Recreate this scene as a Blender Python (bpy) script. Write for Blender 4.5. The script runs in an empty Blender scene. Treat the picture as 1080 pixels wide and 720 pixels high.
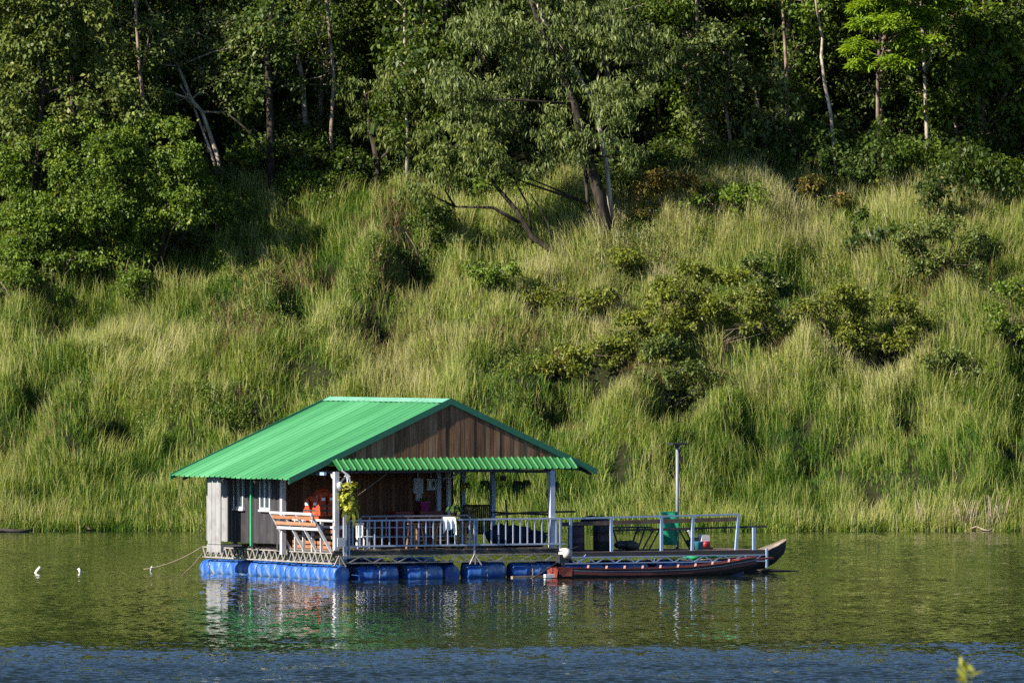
import bpy, math, random
import numpy as np
from mathutils import Vector, Matrix

R = math.radians
random.seed(7)
C = bpy.context.scene.collection
SC = bpy.context.scene

# ------------------------------------------------------------------ camera
F, EYE, YH = 9500.0, 7.55, 340.0          # focal length in px of a 1080 px wide frame, eye height, horizon row
cam = bpy.data.cameras.new('camera')
cam.sensor_width = 36.0
cam.lens = 36.0 * F / 1080.0
cam.clip_start = 1.0
cam.clip_end = 4000.0
cam.dof.use_dof = True
cam.dof.focus_distance = 268.0
cam.dof.aperture_fstop = cam.lens / 28.0     # a 28 mm wide pupil
camo = bpy.data.objects.new('camera', cam)
C.objects.link(camo)
camo.location = (0, 0, EYE)
camo.rotation_euler = (R(90) - (360 - YH) / F, 0, 0)
SC.camera = camo

# ------------------------------------------------------------------ daylight
SUN_AZ = R(-122.0)      # from +Y, clockwise
SUN_EL = R(33.0)
sdir = Vector((math.sin(SUN_AZ) * math.cos(SUN_EL), math.cos(SUN_AZ) * math.cos(SUN_EL), math.sin(SUN_EL)))
w = bpy.data.worlds.new('World')
SC.world = w
w.use_nodes = True
nt = w.node_tree
nt.nodes.clear()
sky = nt.nodes.new('ShaderNodeTexSky')
sky.sky_type = 'NISHITA'
sky.sun_disc = False
sky.sun_elevation = SUN_EL
sky.sun_rotation = SUN_AZ % (2 * math.pi)
sky.air_density = 0.7
sky.dust_density = 0.0
sky.ozone_density = 4.0
bg = nt.nodes.new('ShaderNodeBackground')
bg.inputs['Strength'].default_value = 0.066
wo = nt.nodes.new('ShaderNodeOutputWorld')
nt.links.new(sky.outputs[0], bg.inputs['Color'])
nt.links.new(bg.outputs[0], wo.inputs['Surface'])
sl = bpy.data.lights.new('sun', 'SUN')
sl.energy = 4.6
sl.angle = R(0.5)
sl.color = (1.0, 0.93, 0.80)
so = bpy.data.objects.new('sun', sl)
C.objects.link(so)
so.rotation_euler = (-sdir).to_track_quat('-Z', 'Y').to_euler()
so.location = (-60, 120, 80)

SC.view_settings.view_transform = 'Standard'
SC.view_settings.look = 'None'
SC.view_settings.exposure = 1.55
SC.view_settings.gamma = 1.0
SC.view_settings.use_curve_mapping = False
SC.render.engine = 'CYCLES'
SC.cycles.max_bounces = 6
SC.cycles.diffuse_bounces = 2
SC.cycles.glossy_bounces = 3
SC.cycles.transmission_bounces = 3
SC.cycles.transparent_max_bounces = 4
SC.cycles.use_denoising = False
SC.cycles.caustics_reflective = False
SC.cycles.caustics_refractive = False

# ------------------------------------------------------------------ noise and terrain
def _h(ix, iy, s):
    n = (ix.astype(np.int64) * 374761393 + iy.astype(np.int64) * 668265263 + s * 982451653) & 0xffffffff
    n = ((n ^ (n >> 13)) * 1274126177) & 0xffffffff
    return ((n ^ (n >> 16)) & 0xffff) / 65535.0

def vnoise(x, y, s=0):
    x = np.asarray(x, float); y = np.asarray(y, float)
    ix = np.floor(x); iy = np.floor(y)
    fx = x - ix; fy = y - iy
    fx = fx * fx * (3 - 2 * fx); fy = fy * fy * (3 - 2 * fy)
    a = _h(ix, iy, s); b = _h(ix + 1, iy, s); c = _h(ix, iy + 1, s); d = _h(ix + 1, iy + 1, s)
    return (a * (1 - fx) + b * fx) * (1 - fy) + (c * (1 - fx) + d * fx) * fy

def fbm(x, y, s=0, n=3):
    t = 0; a = 0.5; m = 0
    for i in range(n):
        t = t + a * vnoise(x * 2 ** i + 17.3 * i, y * 2 ** i - 9.1 * i, s + i); m += a; a *= 0.5
    return t / m

def bank(x):
    return 326.0 + 1.3 * (vnoise(np.asarray(x) * 0.22, 0 * np.asarray(x) + 3.3, 5) - 0.5) + 0.5 * (vnoise(np.asarray(x) * 0.9, 0 * np.asarray(x) + 1.3, 6) - 0.5)

HOLLOWS = []
HUMMOCKS = []
def ground(x, y, mounds=True):
    x = np.asarray(x, float); y = np.asarray(y, float)
    d = y - bank(x)
    z = np.where(d < 0, 0.25 * d, np.where(d < 1.0, 0.45 * d, 0.45 + 0.60 * (d - 1.0)))
    top = 20.0
    z = np.where(d > top, 0.45 + 0.6 * (top - 1) + 0.30 * (d - top), z)
    if mounds:
        k = np.clip(d / 3.0, 0, 1)
        k = k * (1 - .45 * np.clip((d - 10) / 8, 0, 1))
        z = z + k * (1.9 * (fbm(x * 0.16, y * 0.13, 11) - 0.5) + 1.7 * (vnoise(x * 0.42, y * 0.33, 21) - 0.5) + 0.8 * (vnoise(x * 1.0, y * 0.9, 31) - 0.5))
    for hx, hy, hr, hd in HOLLOWS:
        q = ((x - hx) / hr) ** 2 + ((y - hy) / (hr * 0.9)) ** 2
        z = z - hd * np.exp(-q)
    for hx, hy, hr, hd in HUMMOCKS:
        z = z + hd * np.exp(-((x - hx) / hr) ** 2 - ((y - hy) / (hr * 1.2)) ** 2)
    return z

_YS = np.arange(318.0, 420.0, 0.05)
def gp(px, py, mounds=True):
    """the point of the hillside seen at a place of the photograph"""
    xs = (px - 540) / F * _YS
    zs = EYE - (py - YH) / F * _YS
    hit = np.nonzero(zs <= ground(xs, _YS, mounds))[0]
    i = hit[0] if len(hit) else len(_YS) - 1
    return Vector((xs[i], _YS[i], float(ground(xs[i], _YS[i], mounds))))

def pix(px, py, Y):
    return Vector(((px - 540) / F * Y, Y, EYE - (py - YH) / F * Y))

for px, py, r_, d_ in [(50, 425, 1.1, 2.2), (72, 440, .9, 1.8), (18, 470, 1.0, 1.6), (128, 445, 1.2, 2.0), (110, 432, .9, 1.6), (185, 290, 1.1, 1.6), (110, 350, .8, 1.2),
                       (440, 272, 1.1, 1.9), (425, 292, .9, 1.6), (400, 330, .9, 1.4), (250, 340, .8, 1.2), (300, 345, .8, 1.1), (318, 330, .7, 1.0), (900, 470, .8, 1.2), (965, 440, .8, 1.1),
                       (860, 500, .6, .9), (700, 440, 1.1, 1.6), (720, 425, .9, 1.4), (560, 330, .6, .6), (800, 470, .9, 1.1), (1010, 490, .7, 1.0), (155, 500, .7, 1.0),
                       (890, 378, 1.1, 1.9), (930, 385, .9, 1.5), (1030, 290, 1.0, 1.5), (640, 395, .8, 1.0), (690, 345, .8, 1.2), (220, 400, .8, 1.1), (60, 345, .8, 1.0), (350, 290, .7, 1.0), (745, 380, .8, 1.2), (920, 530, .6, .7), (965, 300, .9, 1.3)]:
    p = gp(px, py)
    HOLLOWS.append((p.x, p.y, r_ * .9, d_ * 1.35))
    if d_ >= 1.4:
        HUMMOCKS.append((p.x - r_ * 1.35, p.y - .7, r_ * .85, .65 * d_))  # mound added on the sunward side to throw shadow into the deeper hollows

# ------------------------------------------------------------------ materials
def ramp(nt, cols, pos=None, interp='LINEAR'):
    n = nt.nodes.new('ShaderNodeValToRGB')
    cr = n.color_ramp
    cr.interpolation = interp
    while len(cr.elements) < len(cols):
        cr.elements.new(0.5)
    for i, c in enumerate(cols):
        cr.elements[i].position = pos[i] if pos else i / max(1, len(cols) - 1)
        cr.elements[i].color = (*c, 1)
    return n

def mat(name, cols, rough=0.6, spec=0.3, metal=0.0, scale=6.0, stretch=(1, 1, 1), tint=True, mixn=0.5, bump=0.0, dirt=None, dirt_amt=0.5, dirt_scale=3.0, coat=0.0):
    """a painted or natural surface: a ramp of its own colours driven by each piece's tint and by noise, with worn patches"""
    m = bpy.data.materials.new(name)
    m.use_nodes = True
    nt = m.node_tree
    b = nt.nodes['Principled BSDF']
    tc = nt.nodes.new('ShaderNodeTexCoord')
    mp = nt.nodes.new('ShaderNodeMapping')
    mp.inputs['Scale'].default_value = stretch
    nt.links.new(tc.outputs['Object'], mp.inputs['Vector'])
    nz = nt.nodes.new('ShaderNodeTexNoise')
    nz.inputs['Scale'].default_value = scale
    nz.inputs['Detail'].default_value = 4
    nt.links.new(mp.outputs[0], nz.inputs['Vector'])
    val = nz.outputs['Fac']
    mr = nt.nodes.new('ShaderNodeMapRange')
    mr.inputs[1].default_value = 0.3; mr.inputs[2].default_value = 0.7
    nt.links.new(val, mr.inputs[0]); val = mr.outputs[0]
    if tint:
        at = nt.nodes.new('ShaderNodeAttribute'); at.attribute_name = 'tint'
        mx = nt.nodes.new('ShaderNodeMix'); mx.inputs[0].default_value = mixn
        nt.links.new(at.outputs['Fac'], mx.inputs[2]); nt.links.new(val, mx.inputs[3])
        val = mx.outputs[0]
    rp = ramp(nt, cols)
    nt.links.new(val, rp.inputs[0])
    col = rp.outputs[0]
    if dirt:
        n2 = nt.nodes.new('ShaderNodeTexNoise'); n2.inputs['Scale'].default_value = dirt_scale; n2.inputs['Detail'].default_value = 6
        n2.inputs['Roughness'].default_value = 0.7
        nt.links.new(tc.outputs['Object'], n2.inputs['Vector'])
        m2 = nt.nodes.new('ShaderNodeMapRange'); m2.inputs[1].default_value = 0.5; m2.inputs[2].default_value = 0.72; m2.inputs[4].default_value = dirt_amt
        nt.links.new(n2.outputs['Fac'], m2.inputs[0])
        mc = nt.nodes.new('ShaderNodeMix'); mc.data_type = 'RGBA'
        nt.links.new(m2.outputs[0], mc.inputs[0]); nt.links.new(col, mc.inputs[6]); mc.inputs[7].default_value = (*dirt, 1)
        col = mc.outputs[2]
    nt.links.new(col, b.inputs['Base Color'])
    b.inputs['Roughness'].default_value = rough
    b.inputs['Specular IOR Level'].default_value = spec
    b.inputs['Metallic'].default_value = metal
    b.inputs['Coat Weight'].default_value = coat
    if bump:
        bp = nt.nodes.new('ShaderNodeBump'); bp.inputs['Strength'].default_value = bump; bp.inputs['Distance'].default_value = 0.02
        nt.links.new(nz.outputs['Fac'], bp.inputs['Height']); nt.links.new(bp.outputs[0], b.inputs['Normal'])
    return m

def leaf_mat(name, cols, pos=None, trans=0.35, rough=0.5, spec=0.22, objvar=0.25):
    m = bpy.data.materials.new(name)
    m.use_nodes = True
    nt = m.node_tree
    b = nt.nodes['Principled BSDF']; out = nt.nodes['Material Output']
    at = nt.nodes.new('ShaderNodeAttribute'); at.attribute_name = 'tint'
    oi = nt.nodes.new('ShaderNodeObjectInfo')
    ma = nt.nodes.new('ShaderNodeMath'); ma.operation = 'MULTIPLY_ADD'
    nt.links.new(oi.outputs['Random'], ma.inputs[0]); ma.inputs[1].default_value = objvar
    nt.links.new(at.outputs['Fac'], ma.inputs[2])
    sb = nt.nodes.new('ShaderNodeMath'); sb.operation = 'SUBTRACT'; sb.inputs[1].default_value = objvar / 2
    nt.links.new(ma.outputs[0], sb.inputs[0])
    rp = ramp(nt, cols, pos); nt.links.new(sb.outputs[0], rp.inputs[0])
    nt.links.new(rp.outputs[0], b.inputs['Base Color'])
    b.inputs['Roughness'].default_value = rough
    b.inputs['Specular IOR Level'].default_value = spec
    tr = nt.nodes.new('ShaderNodeBsdfTranslucent')
    hs = nt.nodes.new('ShaderNodeHueSaturation'); hs.inputs['Hue'].default_value = 0.485; hs.inputs['Saturation'].default_value = 1.15; hs.inputs['Value'].default_value = 1.2
    nt.links.new(rp.outputs[0], hs.inputs['Color']); nt.links.new(hs.outputs[0], tr.inputs['Color'])
    mx = nt.nodes.new('ShaderNodeMixShader'); mx.inputs[0].default_value = trans
    nt.links.new(b.outputs[0], mx.inputs[1]); nt.links.new(tr.outputs[0], mx.inputs[2])
    nt.links.new(mx.outputs[0], out.inputs['Surface'])
    return m

M = {}
M['bark_dark'] = mat('bark_dark', [(.012, .010, .008), (.032, .026, .02), (.06, .048, .038)], .9, .1, scale=3, stretch=(3, 3, .6), bump=.4, tint=False)
M['bark_pale'] = mat('bark_pale', [(.16, .13, .10), (.30, .25, .20), (.45, .40, .33)], .85, .15, scale=2.5, stretch=(2, 2, .7), bump=.3, tint=False)
M['bark_mid'] = mat('bark_mid', [(.07, .05, .035), (.16, .12, .09), (.26, .2, .15)], .9, .1, scale=3, stretch=(2, 2, .5), bump=.3, tint=False)
M['leaf_dark'] = leaf_mat('leaf_dark', [(.022, .042, .008), (.050, .085, .014), (.098, .138, .024), (.17, .18, .045)], [0, .4, .8, 1], spec=.28, rough=.5)
M['leaf_mid'] = leaf_mat('leaf_mid', [(.038, .070, .010), (.082, .135, .017), (.15, .21, .026), (.23, .25, .045)], [0, .4, .8, 1])
M['leaf_bright'] = leaf_mat('leaf_bright', [(.09, .16, .012), (.16, .25, .018), (.23, .32, .025)], trans=.4)
M['leaf_olive'] = leaf_mat('leaf_olive', [(.04, .065, .014), (.09, .125, .026), (.17, .195, .045), (.25, .25, .08)], [0, .4, .8, 1])
M['leaf_grey'] = leaf_mat('leaf_grey', [(.045, .072, .018), (.10, .135, .034), (.17, .20, .06), (.25, .27, .10)], [0, .4, .8, 1], trans=.3)
M['leaf_bush'] = leaf_mat('leaf_bush', [(.045, .068, .010), (.125, .15, .02), (.22, .24, .035), (.27, .19, .045)], [0, .45, .88, 1])
M['leaf_rust'] = leaf_mat('leaf_rust', [(.05, .055, .012), (.13, .12, .025), (.22, .15, .035), (.25, .10, .03)], [0, .4, .75, 1])
M['leaf_flower'] = leaf_mat('leaf_flower', [(.025, .05, .012), (.06, .09, .018), (.12, .13, .03), (.55, .30, .02)], [0, .45, .9, 1])
M['grass'] = leaf_mat('grass', [(.042, .098, .012), (.108, .188, .022), (.215, .265, .042), (.33, .325, .105), (.45, .40, .235)], [0, .3, .55, .8, 1], trans=.38, rough=.6, spec=.2, objvar=0)

def ground_mat():
    return mat('soil', [(.008, .010, .004), (.016, .018, .007), (.026, .026, .011)], .95, .1, scale=.6, tint=False, bump=.5)  # base colour kept near black to stand in for shade in the hollows
M['soil'] = ground_mat()
M['white_paint'] = mat('white_paint', [(.36, .36, .385), (.50, .50, .525)], .5, .35, scale=4, dirt=(.32, .28, .24), dirt_amt=.5, dirt_scale=5)
M['shaded_white'] = mat('shaded_white', [(.29, .33, .42), (.40, .43, .53)], .45, .4, scale=4, dirt=(.35, .33, .32), dirt_amt=.35, dirt_scale=4)  # white paint with the bluish shade of the front mixed into its colour
M['blue_paint_and_shade'] = mat('blue_paint_and_shade', [(.20, .28, .42), (.28, .37, .50)], .45, .4, scale=4, dirt=(.3, .3, .32), dirt_amt=.4, dirt_scale=4)  # light blue deck paint, also painted-in roof shade on two side posts
M['roof_green'] = mat('roof_green', [(.028, .15, .055), (.052, .225, .085), (.105, .335, .155)], .38, .5, scale=.7, stretch=(.25, 2.2, .25), mixn=.55, dirt=(.08, .27, .13), dirt_amt=.35, dirt_scale=1.2)
M['trim_green'] = mat('trim_green', [(.007, .09, .045), (.012, .13, .065)], .4, .5, scale=1.5)
M['awning_green'] = mat('awning_green', [(.016, .11, .03), (.035, .16, .045)], .4, .5, scale=2)
M['dark_wood'] = mat('dark_wood', [(.04, .018, .010), (.11, .05, .027), (.21, .11, .06)], .75, .2, scale=3, stretch=(6, 6, .6), mixn=.5, bump=.2)
M['gable_wood'] = mat('gable_wood', [(.06, .028, .015), (.155, .08, .043), (.30, .185, .11)], .75, .2, scale=3, stretch=(6, 6, .5), mixn=.45, bump=.2)
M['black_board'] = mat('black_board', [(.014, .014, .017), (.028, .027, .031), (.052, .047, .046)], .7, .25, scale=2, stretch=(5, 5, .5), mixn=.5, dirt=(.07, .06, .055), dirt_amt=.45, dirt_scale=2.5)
M['pale_board'] = mat('pale_board', [(.13, .13, .13), (.21, .21, .21), (.26, .26, .26)], .7, .25, scale=2, stretch=(4, 4, .4), dirt=(.12, .11, .10), dirt_amt=.6, dirt_scale=2.6)
M['slat_wood'] = mat('slat_wood', [(.17, .068, .032), (.26, .115, .055), (.34, .18, .10)], .65, .25, scale=4, stretch=(1, 1, 4), mixn=.5)
M['deck_wood'] = mat('deck_wood', [(.06, .042, .032), (.14, .10, .075), (.22, .17, .13)], .8, .2, scale=3, mixn=.5)
M['beam_dark'] = mat('beam_dark', [(.025, .024, .026), (.06, .055, .05)], .7, .3, scale=4)
M['steel'] = mat('steel', [(.16, .145, .13), (.34, .32, .30)], .55, .4, scale=6, dirt=(.10, .06, .04), dirt_amt=.8, dirt_scale=8)
M['glass'] = mat('glass', [(.02, .035, .04), (.05, .075, .085)], .08, .6, scale=1, tint=False)
M['barrel'] = mat('barrel', [(.006, .042, .22), (.012, .07, .29), (.04, .13, .36), (.28, .33, .38)], .4, .4, scale=2.5, mixn=.75, dirt=(.22, .24, .24), dirt_amt=.75, dirt_scale=4.5)
M['orange'] = mat('orange', [(.26, .022, .008), (.42, .05, .010), (.55, .10, .02)], .6, .3, scale=7, dirt=(.14, .03, .015), dirt_amt=.5, dirt_scale=6)
M['red'] = mat('red', [(.24, .012, .014), (.34, .025, .024)], .45, .4, scale=4)
M['maroon'] = mat('maroon', [(.10, .012, .014), (.17, .025, .028)], .5, .4, scale=3)
M['pink'] = mat('pink', [(.45, .04, .22), (.55, .07, .3)], .4, .4, scale=3)
M['black'] = mat('black', [(.012, .012, .014), (.03, .03, .034)], .5, .4, scale=5)
M['grey_plastic'] = mat('grey_plastic', [(.28, .3, .34), (.38, .4, .44)], .45, .4, scale=5)
M['pole_grey'] = mat('pole_grey', [(.15, .16, .18), (.22, .23, .25)], .5, .4, scale=5)
M['stool_wood'] = mat('stool_wood', [(.30, .15, .075), (.42, .24, .13)], .6, .3, scale=6, stretch=(1, 1, .4))
M['cloth_white'] = mat('cloth_white', [(.7, .7, .7), (.85, .85, .84)], .9, .1, scale=8)
M['fern'] = leaf_mat('fern', [(.24, .27, .03), (.40, .41, .05), (.52, .50, .10)], trans=.35, objvar=0)
M['plant_green'] = leaf_mat('plant_green', [(.02, .05, .012), (.05, .10, .02), (.10, .15, .03)], objvar=.2)
M['net_dark'] = mat('net_dark', [(.006, .010, .022), (.015, .025, .05)], .8, .2, scale=9)
M['teal_cloth'] = mat('teal_cloth', [(.02, .12, .18), (.04, .2, .28)], .8, .2, scale=4)
M['green_mesh'] = mat('green_mesh', [(.01, .22, .11), (.02, .32, .17)], .6, .3, scale=9)
M['green_net'] = mat('green_net', [(.01, .22, .08), (.03, .42, .18)], .6, .3, scale=9)
M['plum'] = mat('plum', [(.04, .018, .035), (.07, .03, .05)], .5, .4, scale=4)
M['hull_red'] = mat('hull_red', [(.10, .015, .012), (.165, .03, .023)], .5, .35, scale=3, dirt=(.25, .12, .09), dirt_amt=.5, dirt_scale=4)
M['hull_wale'] = mat('hull_wale', [(.07, .014, .012), (.13, .026, .022)], .5, .35, scale=3, dirt=(.10, .07, .06), dirt_amt=.6, dirt_scale=5)
M['hull_maroon'] = mat('hull_maroon', [(.06, .014, .014), (.12, .028, .024)], .55, .35, scale=3, dirt=(.06, .045, .04), dirt_amt=.6, dirt_scale=4)
M['hull_dark'] = mat('hull_dark', [(.018, .016, .016), (.045, .038, .034)], .6, .3, scale=3, stretch=(.5, 3, 3), dirt=(.10, .085, .07), dirt_amt=.5, dirt_scale=3)
M['hull_stripe'] = mat('hull_stripe', [(.20, .20, .21), (.32, .32, .33)], .55, .35, scale=4, dirt=(.15, .12, .1), dirt_amt=.7, dirt_scale=6)
M['hull_inside'] = mat('hull_inside', [(.16, .13, .11), (.34, .29, .26)], .8, .2, scale=4, stretch=(.6, 3, 3), dirt=(.5, .48, .46), dirt_amt=.7, dirt_scale=5)
M['engine'] = mat('engine', [(.35, .32, .28), (.5, .47, .42)], .4, .45, scale=6)
M['rope'] = mat('rope', [(.16, .12, .08), (.30, .25, .19)], .9, .1, scale=10)
M['driftwood'] = mat('driftwood', [(.16, .12, .09), (.33, .27, .21)], .9, .1, scale=4, tint=False)
M['green_paint'] = mat('green_paint', [(.03, .35, .14), (.05, .42, .18)], .45, .4, scale=4)
M['float_foam'] = mat('float_foam', [(.68, .66, .6), (.82, .8, .76)], .6, .3, scale=6)

# ------------------------------------------------------------------ mesh helpers
class MB:
    """collects shapes; build() links them as one mesh object"""
    def __init__(self):
        self.v = []; self.f = []; self.t = []; self.sm = []; self.tint = 0.5
    def add(self, vs, fs, smooth=False, tint=None):
        o = len(self.v)
        self.v += [tuple(x) for x in vs]
        self.t += [self.tint if tint is None else tint] * len(vs)
        self.f += [tuple(i + o for i in f) for f in fs]
        self.sm += [smooth] * len(fs)
    def box(self, lo, hi, tint=None):
        x0, y0, z0 = lo; x1, y1, z1 = hi
        self.add([(x0, y0, z0), (x1, y0, z0), (x1, y1, z0), (x0, y1, z0), (x0, y0, z1), (x1, y0, z1), (x1, y1, z1), (x0, y1, z1)],
                 [(0, 3, 2, 1), (4, 5, 6, 7), (0, 1, 5, 4), (1, 2, 6, 5), (2, 3, 7, 6), (3, 0, 4, 7)], tint=tint)
        return self
    def bar(self, p, q, a, b=None, up=(0, 0, 1), tint=None):
        p = Vector(p); q = Vector(q); b = a if b is None else b
        d = (q - p).normalized(); u = Vector(up)
        s = d.cross(u)
        if s.length < 1e-4: s = d.cross(Vector((0, 1, 0)))
        s.normalize(); n = s.cross(d)
        vs = []
        for c in (p, q):
            for i, j in ((-1, -1), (1, -1), (1, 1), (-1, 1)):
                vs.append(c + s * (i * a / 2) + n * (j * b / 2))
        self.add(vs, [(3, 2, 1, 0), (4, 5, 6, 7), (0, 1, 5, 4), (1, 2, 6, 5), (2, 3, 7, 6), (3, 0, 4, 7)], tint=tint)
        return self
    def tube(self, pts, r, n=8, cap=True, tint=None):
        pts = [Vector(p) for p in pts]
        rs = r if isinstance(r, (list, tuple)) else [r] * len(pts)
        vs = []; fs = []
        ref = None
        for i, p in enumerate(pts):
            d = (pts[min(i + 1, len(pts) - 1)] - pts[max(i - 1, 0)]).normalized()
            if ref is None:
                ref = d.orthogonal().normalized()
            s = (ref - d * ref.dot(d)).normalized(); ref = s
            t = d.cross(s)
            for k in range(n):
                a = 2 * math.pi * k / n
                vs.append(p + (s * math.cos(a) + t * math.sin(a)) * rs[i])
        for i in range(len(pts) - 1):
            for k in range(n):
                k2 = (k + 1) % n
                fs.append((i * n + k, i * n + k2, (i + 1) * n + k2, (i + 1) * n + k))
        if cap:
            fs.append(tuple(range(n - 1, -1, -1)))
            fs.append(tuple((len(pts) - 1) * n + k for k in range(n)))
        self.add(vs, fs, True, tint)
        return self
    def lathe(self, prof, origin=(0, 0, 0), axis=(0, 0, 1), n=20, tint=None, squash=1.0):
        """prof: (radius, distance along the axis)"""
        o = Vector(origin); a = Vector(axis).normalized(); s = a.orthogonal().normalized(); t = a.cross(s)
        vs = []; fs = []
        for r, h in prof:
            for k in range(n):
                g = 2 * math.pi * k / n
                vs.append(o + a * h + (s * math.cos(g) * squash + t * math.sin(g)) * r)
        for i in range(len(prof) - 1):
            for k in range(n):
                k2 = (k + 1) % n
                fs.append((i * n + k, i * n + k2, (i + 1) * n + k2, (i + 1) * n + k))
        fs.append(tuple(range(n - 1, -1, -1)))
        fs.append(tuple((len(prof) - 1) * n + k for k in range(n)))
        self.add(vs, fs, True, tint)
        return self
    def prism(self, poly, d, tint=None):
        """poly: coplanar points, pushed along the vector d"""
        n = len(poly); d = Vector(d)
        a = [Vector(p) for p in poly]
        self.add(a + [p + d for p in a], [tuple(range(n - 1, -1, -1)), tuple(range(n, 2 * n))] + [(i, (i + 1) % n, n + (i + 1) % n, n + i) for i in range(n)], tint=tint)
        return self
    def ball(self, c, rx, ry, rz, n=10, tint=None, wob=0.0, seed=0):
        rnd = random.Random(seed)
        vs = []; fs = []
        m = n // 2 + 1
        for i in range(m + 1):
            th = math.pi * i / m
            for k in range(n):
                ph = 2 * math.pi * k / n
                q = 1 + wob * (rnd.random() - .5)
                vs.append((c[0] + rx * q * math.sin(th) * math.cos(ph), c[1] + ry * q * math.sin(th) * math.sin(ph), c[2] + rz * q * math.cos(th)))
        for i in range(m):
            for k in range(n):
                k2 = (k + 1) % n
                fs.append((i * n + k, (i + 1) * n + k, (i + 1) * n + k2, i * n + k2))
        self.add(vs, fs, True, tint)
        return self
    def build(self, name, m, parent=None, loc=None, rotz=None):
        me = bpy.data.meshes.new(name)
        me.from_pydata(self.v, [], self.f)
        me.polygons.foreach_set('use_smooth', self.sm)
        at = me.attributes.new('tint', 'FLOAT', 'POINT')
        at.data.foreach_set('value', self.t)
        me.materials.append(m)
        me.update()
        ob = bpy.data.objects.new(name, me)
        C.objects.link(ob)
        if parent is not None: ob.parent = parent
        if loc is not None: ob.location = loc
        if rotz is not None: ob.rotation_euler = (0, 0, rotz)
        return ob

def quads_object(name, verts, faces, tints, m, parent=None):
    """a fast mesh from numpy arrays; faces is (n, 4) or (n, 3)"""
    me = bpy.data.meshes.new(name)
    k = faces.shape[1]
    me.vertices.add(len(verts)); me.vertices.foreach_set('co', verts.astype(np.float32).ravel())
    me.loops.add(faces.size); me.loops.foreach_set('vertex_index', faces.astype(np.int32).ravel())
    me.polygons.add(len(faces))
    me.polygons.foreach_set('loop_start', np.arange(0, faces.size, k, dtype=np.int32))
    at = me.attributes.new('tint', 'FLOAT', 'POINT')
    at.data.foreach_set('value', tints.astype(np.float32))
    me.materials.append(m)
    me.update(calc_edges=True)
    ob = bpy.data.objects.new(name, me)
    C.objects.link(ob)
    if parent is not None: ob.parent = parent
    return ob

def tag(o, label=None, cat=None, group=None, kind=None):
    if label: o['label'] = label
    if cat: o['category'] = cat
    if group: o['group'] = group
    if kind: o['kind'] = kind
    return o

def thing(name, label, cat, loc=(0, 0, 0), rotz=0.0, group=None):
    o = bpy.data.objects.new(name, None)
    C.objects.link(o)
    o.location = loc; o.rotation_euler = (0, 0, rotz)
    o.empty_display_size = .2
    return tag(o, label, cat, group)

def dup(root, loc, rotz=0.0, label=None, scale=None):
    r_ = root.copy(); C.objects.link(r_)
    r_.location = loc; r_.rotation_euler = (0, 0, rotz)
    if scale: r_.scale = scale
    if label: r_['label'] = label
    for ch in list(root.children):
        c = ch.copy(); C.objects.link(c); c.parent = r_
        for g in list(ch.children):
            e = g.copy(); C.objects.link(e); e.parent = c
    return r_

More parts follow.
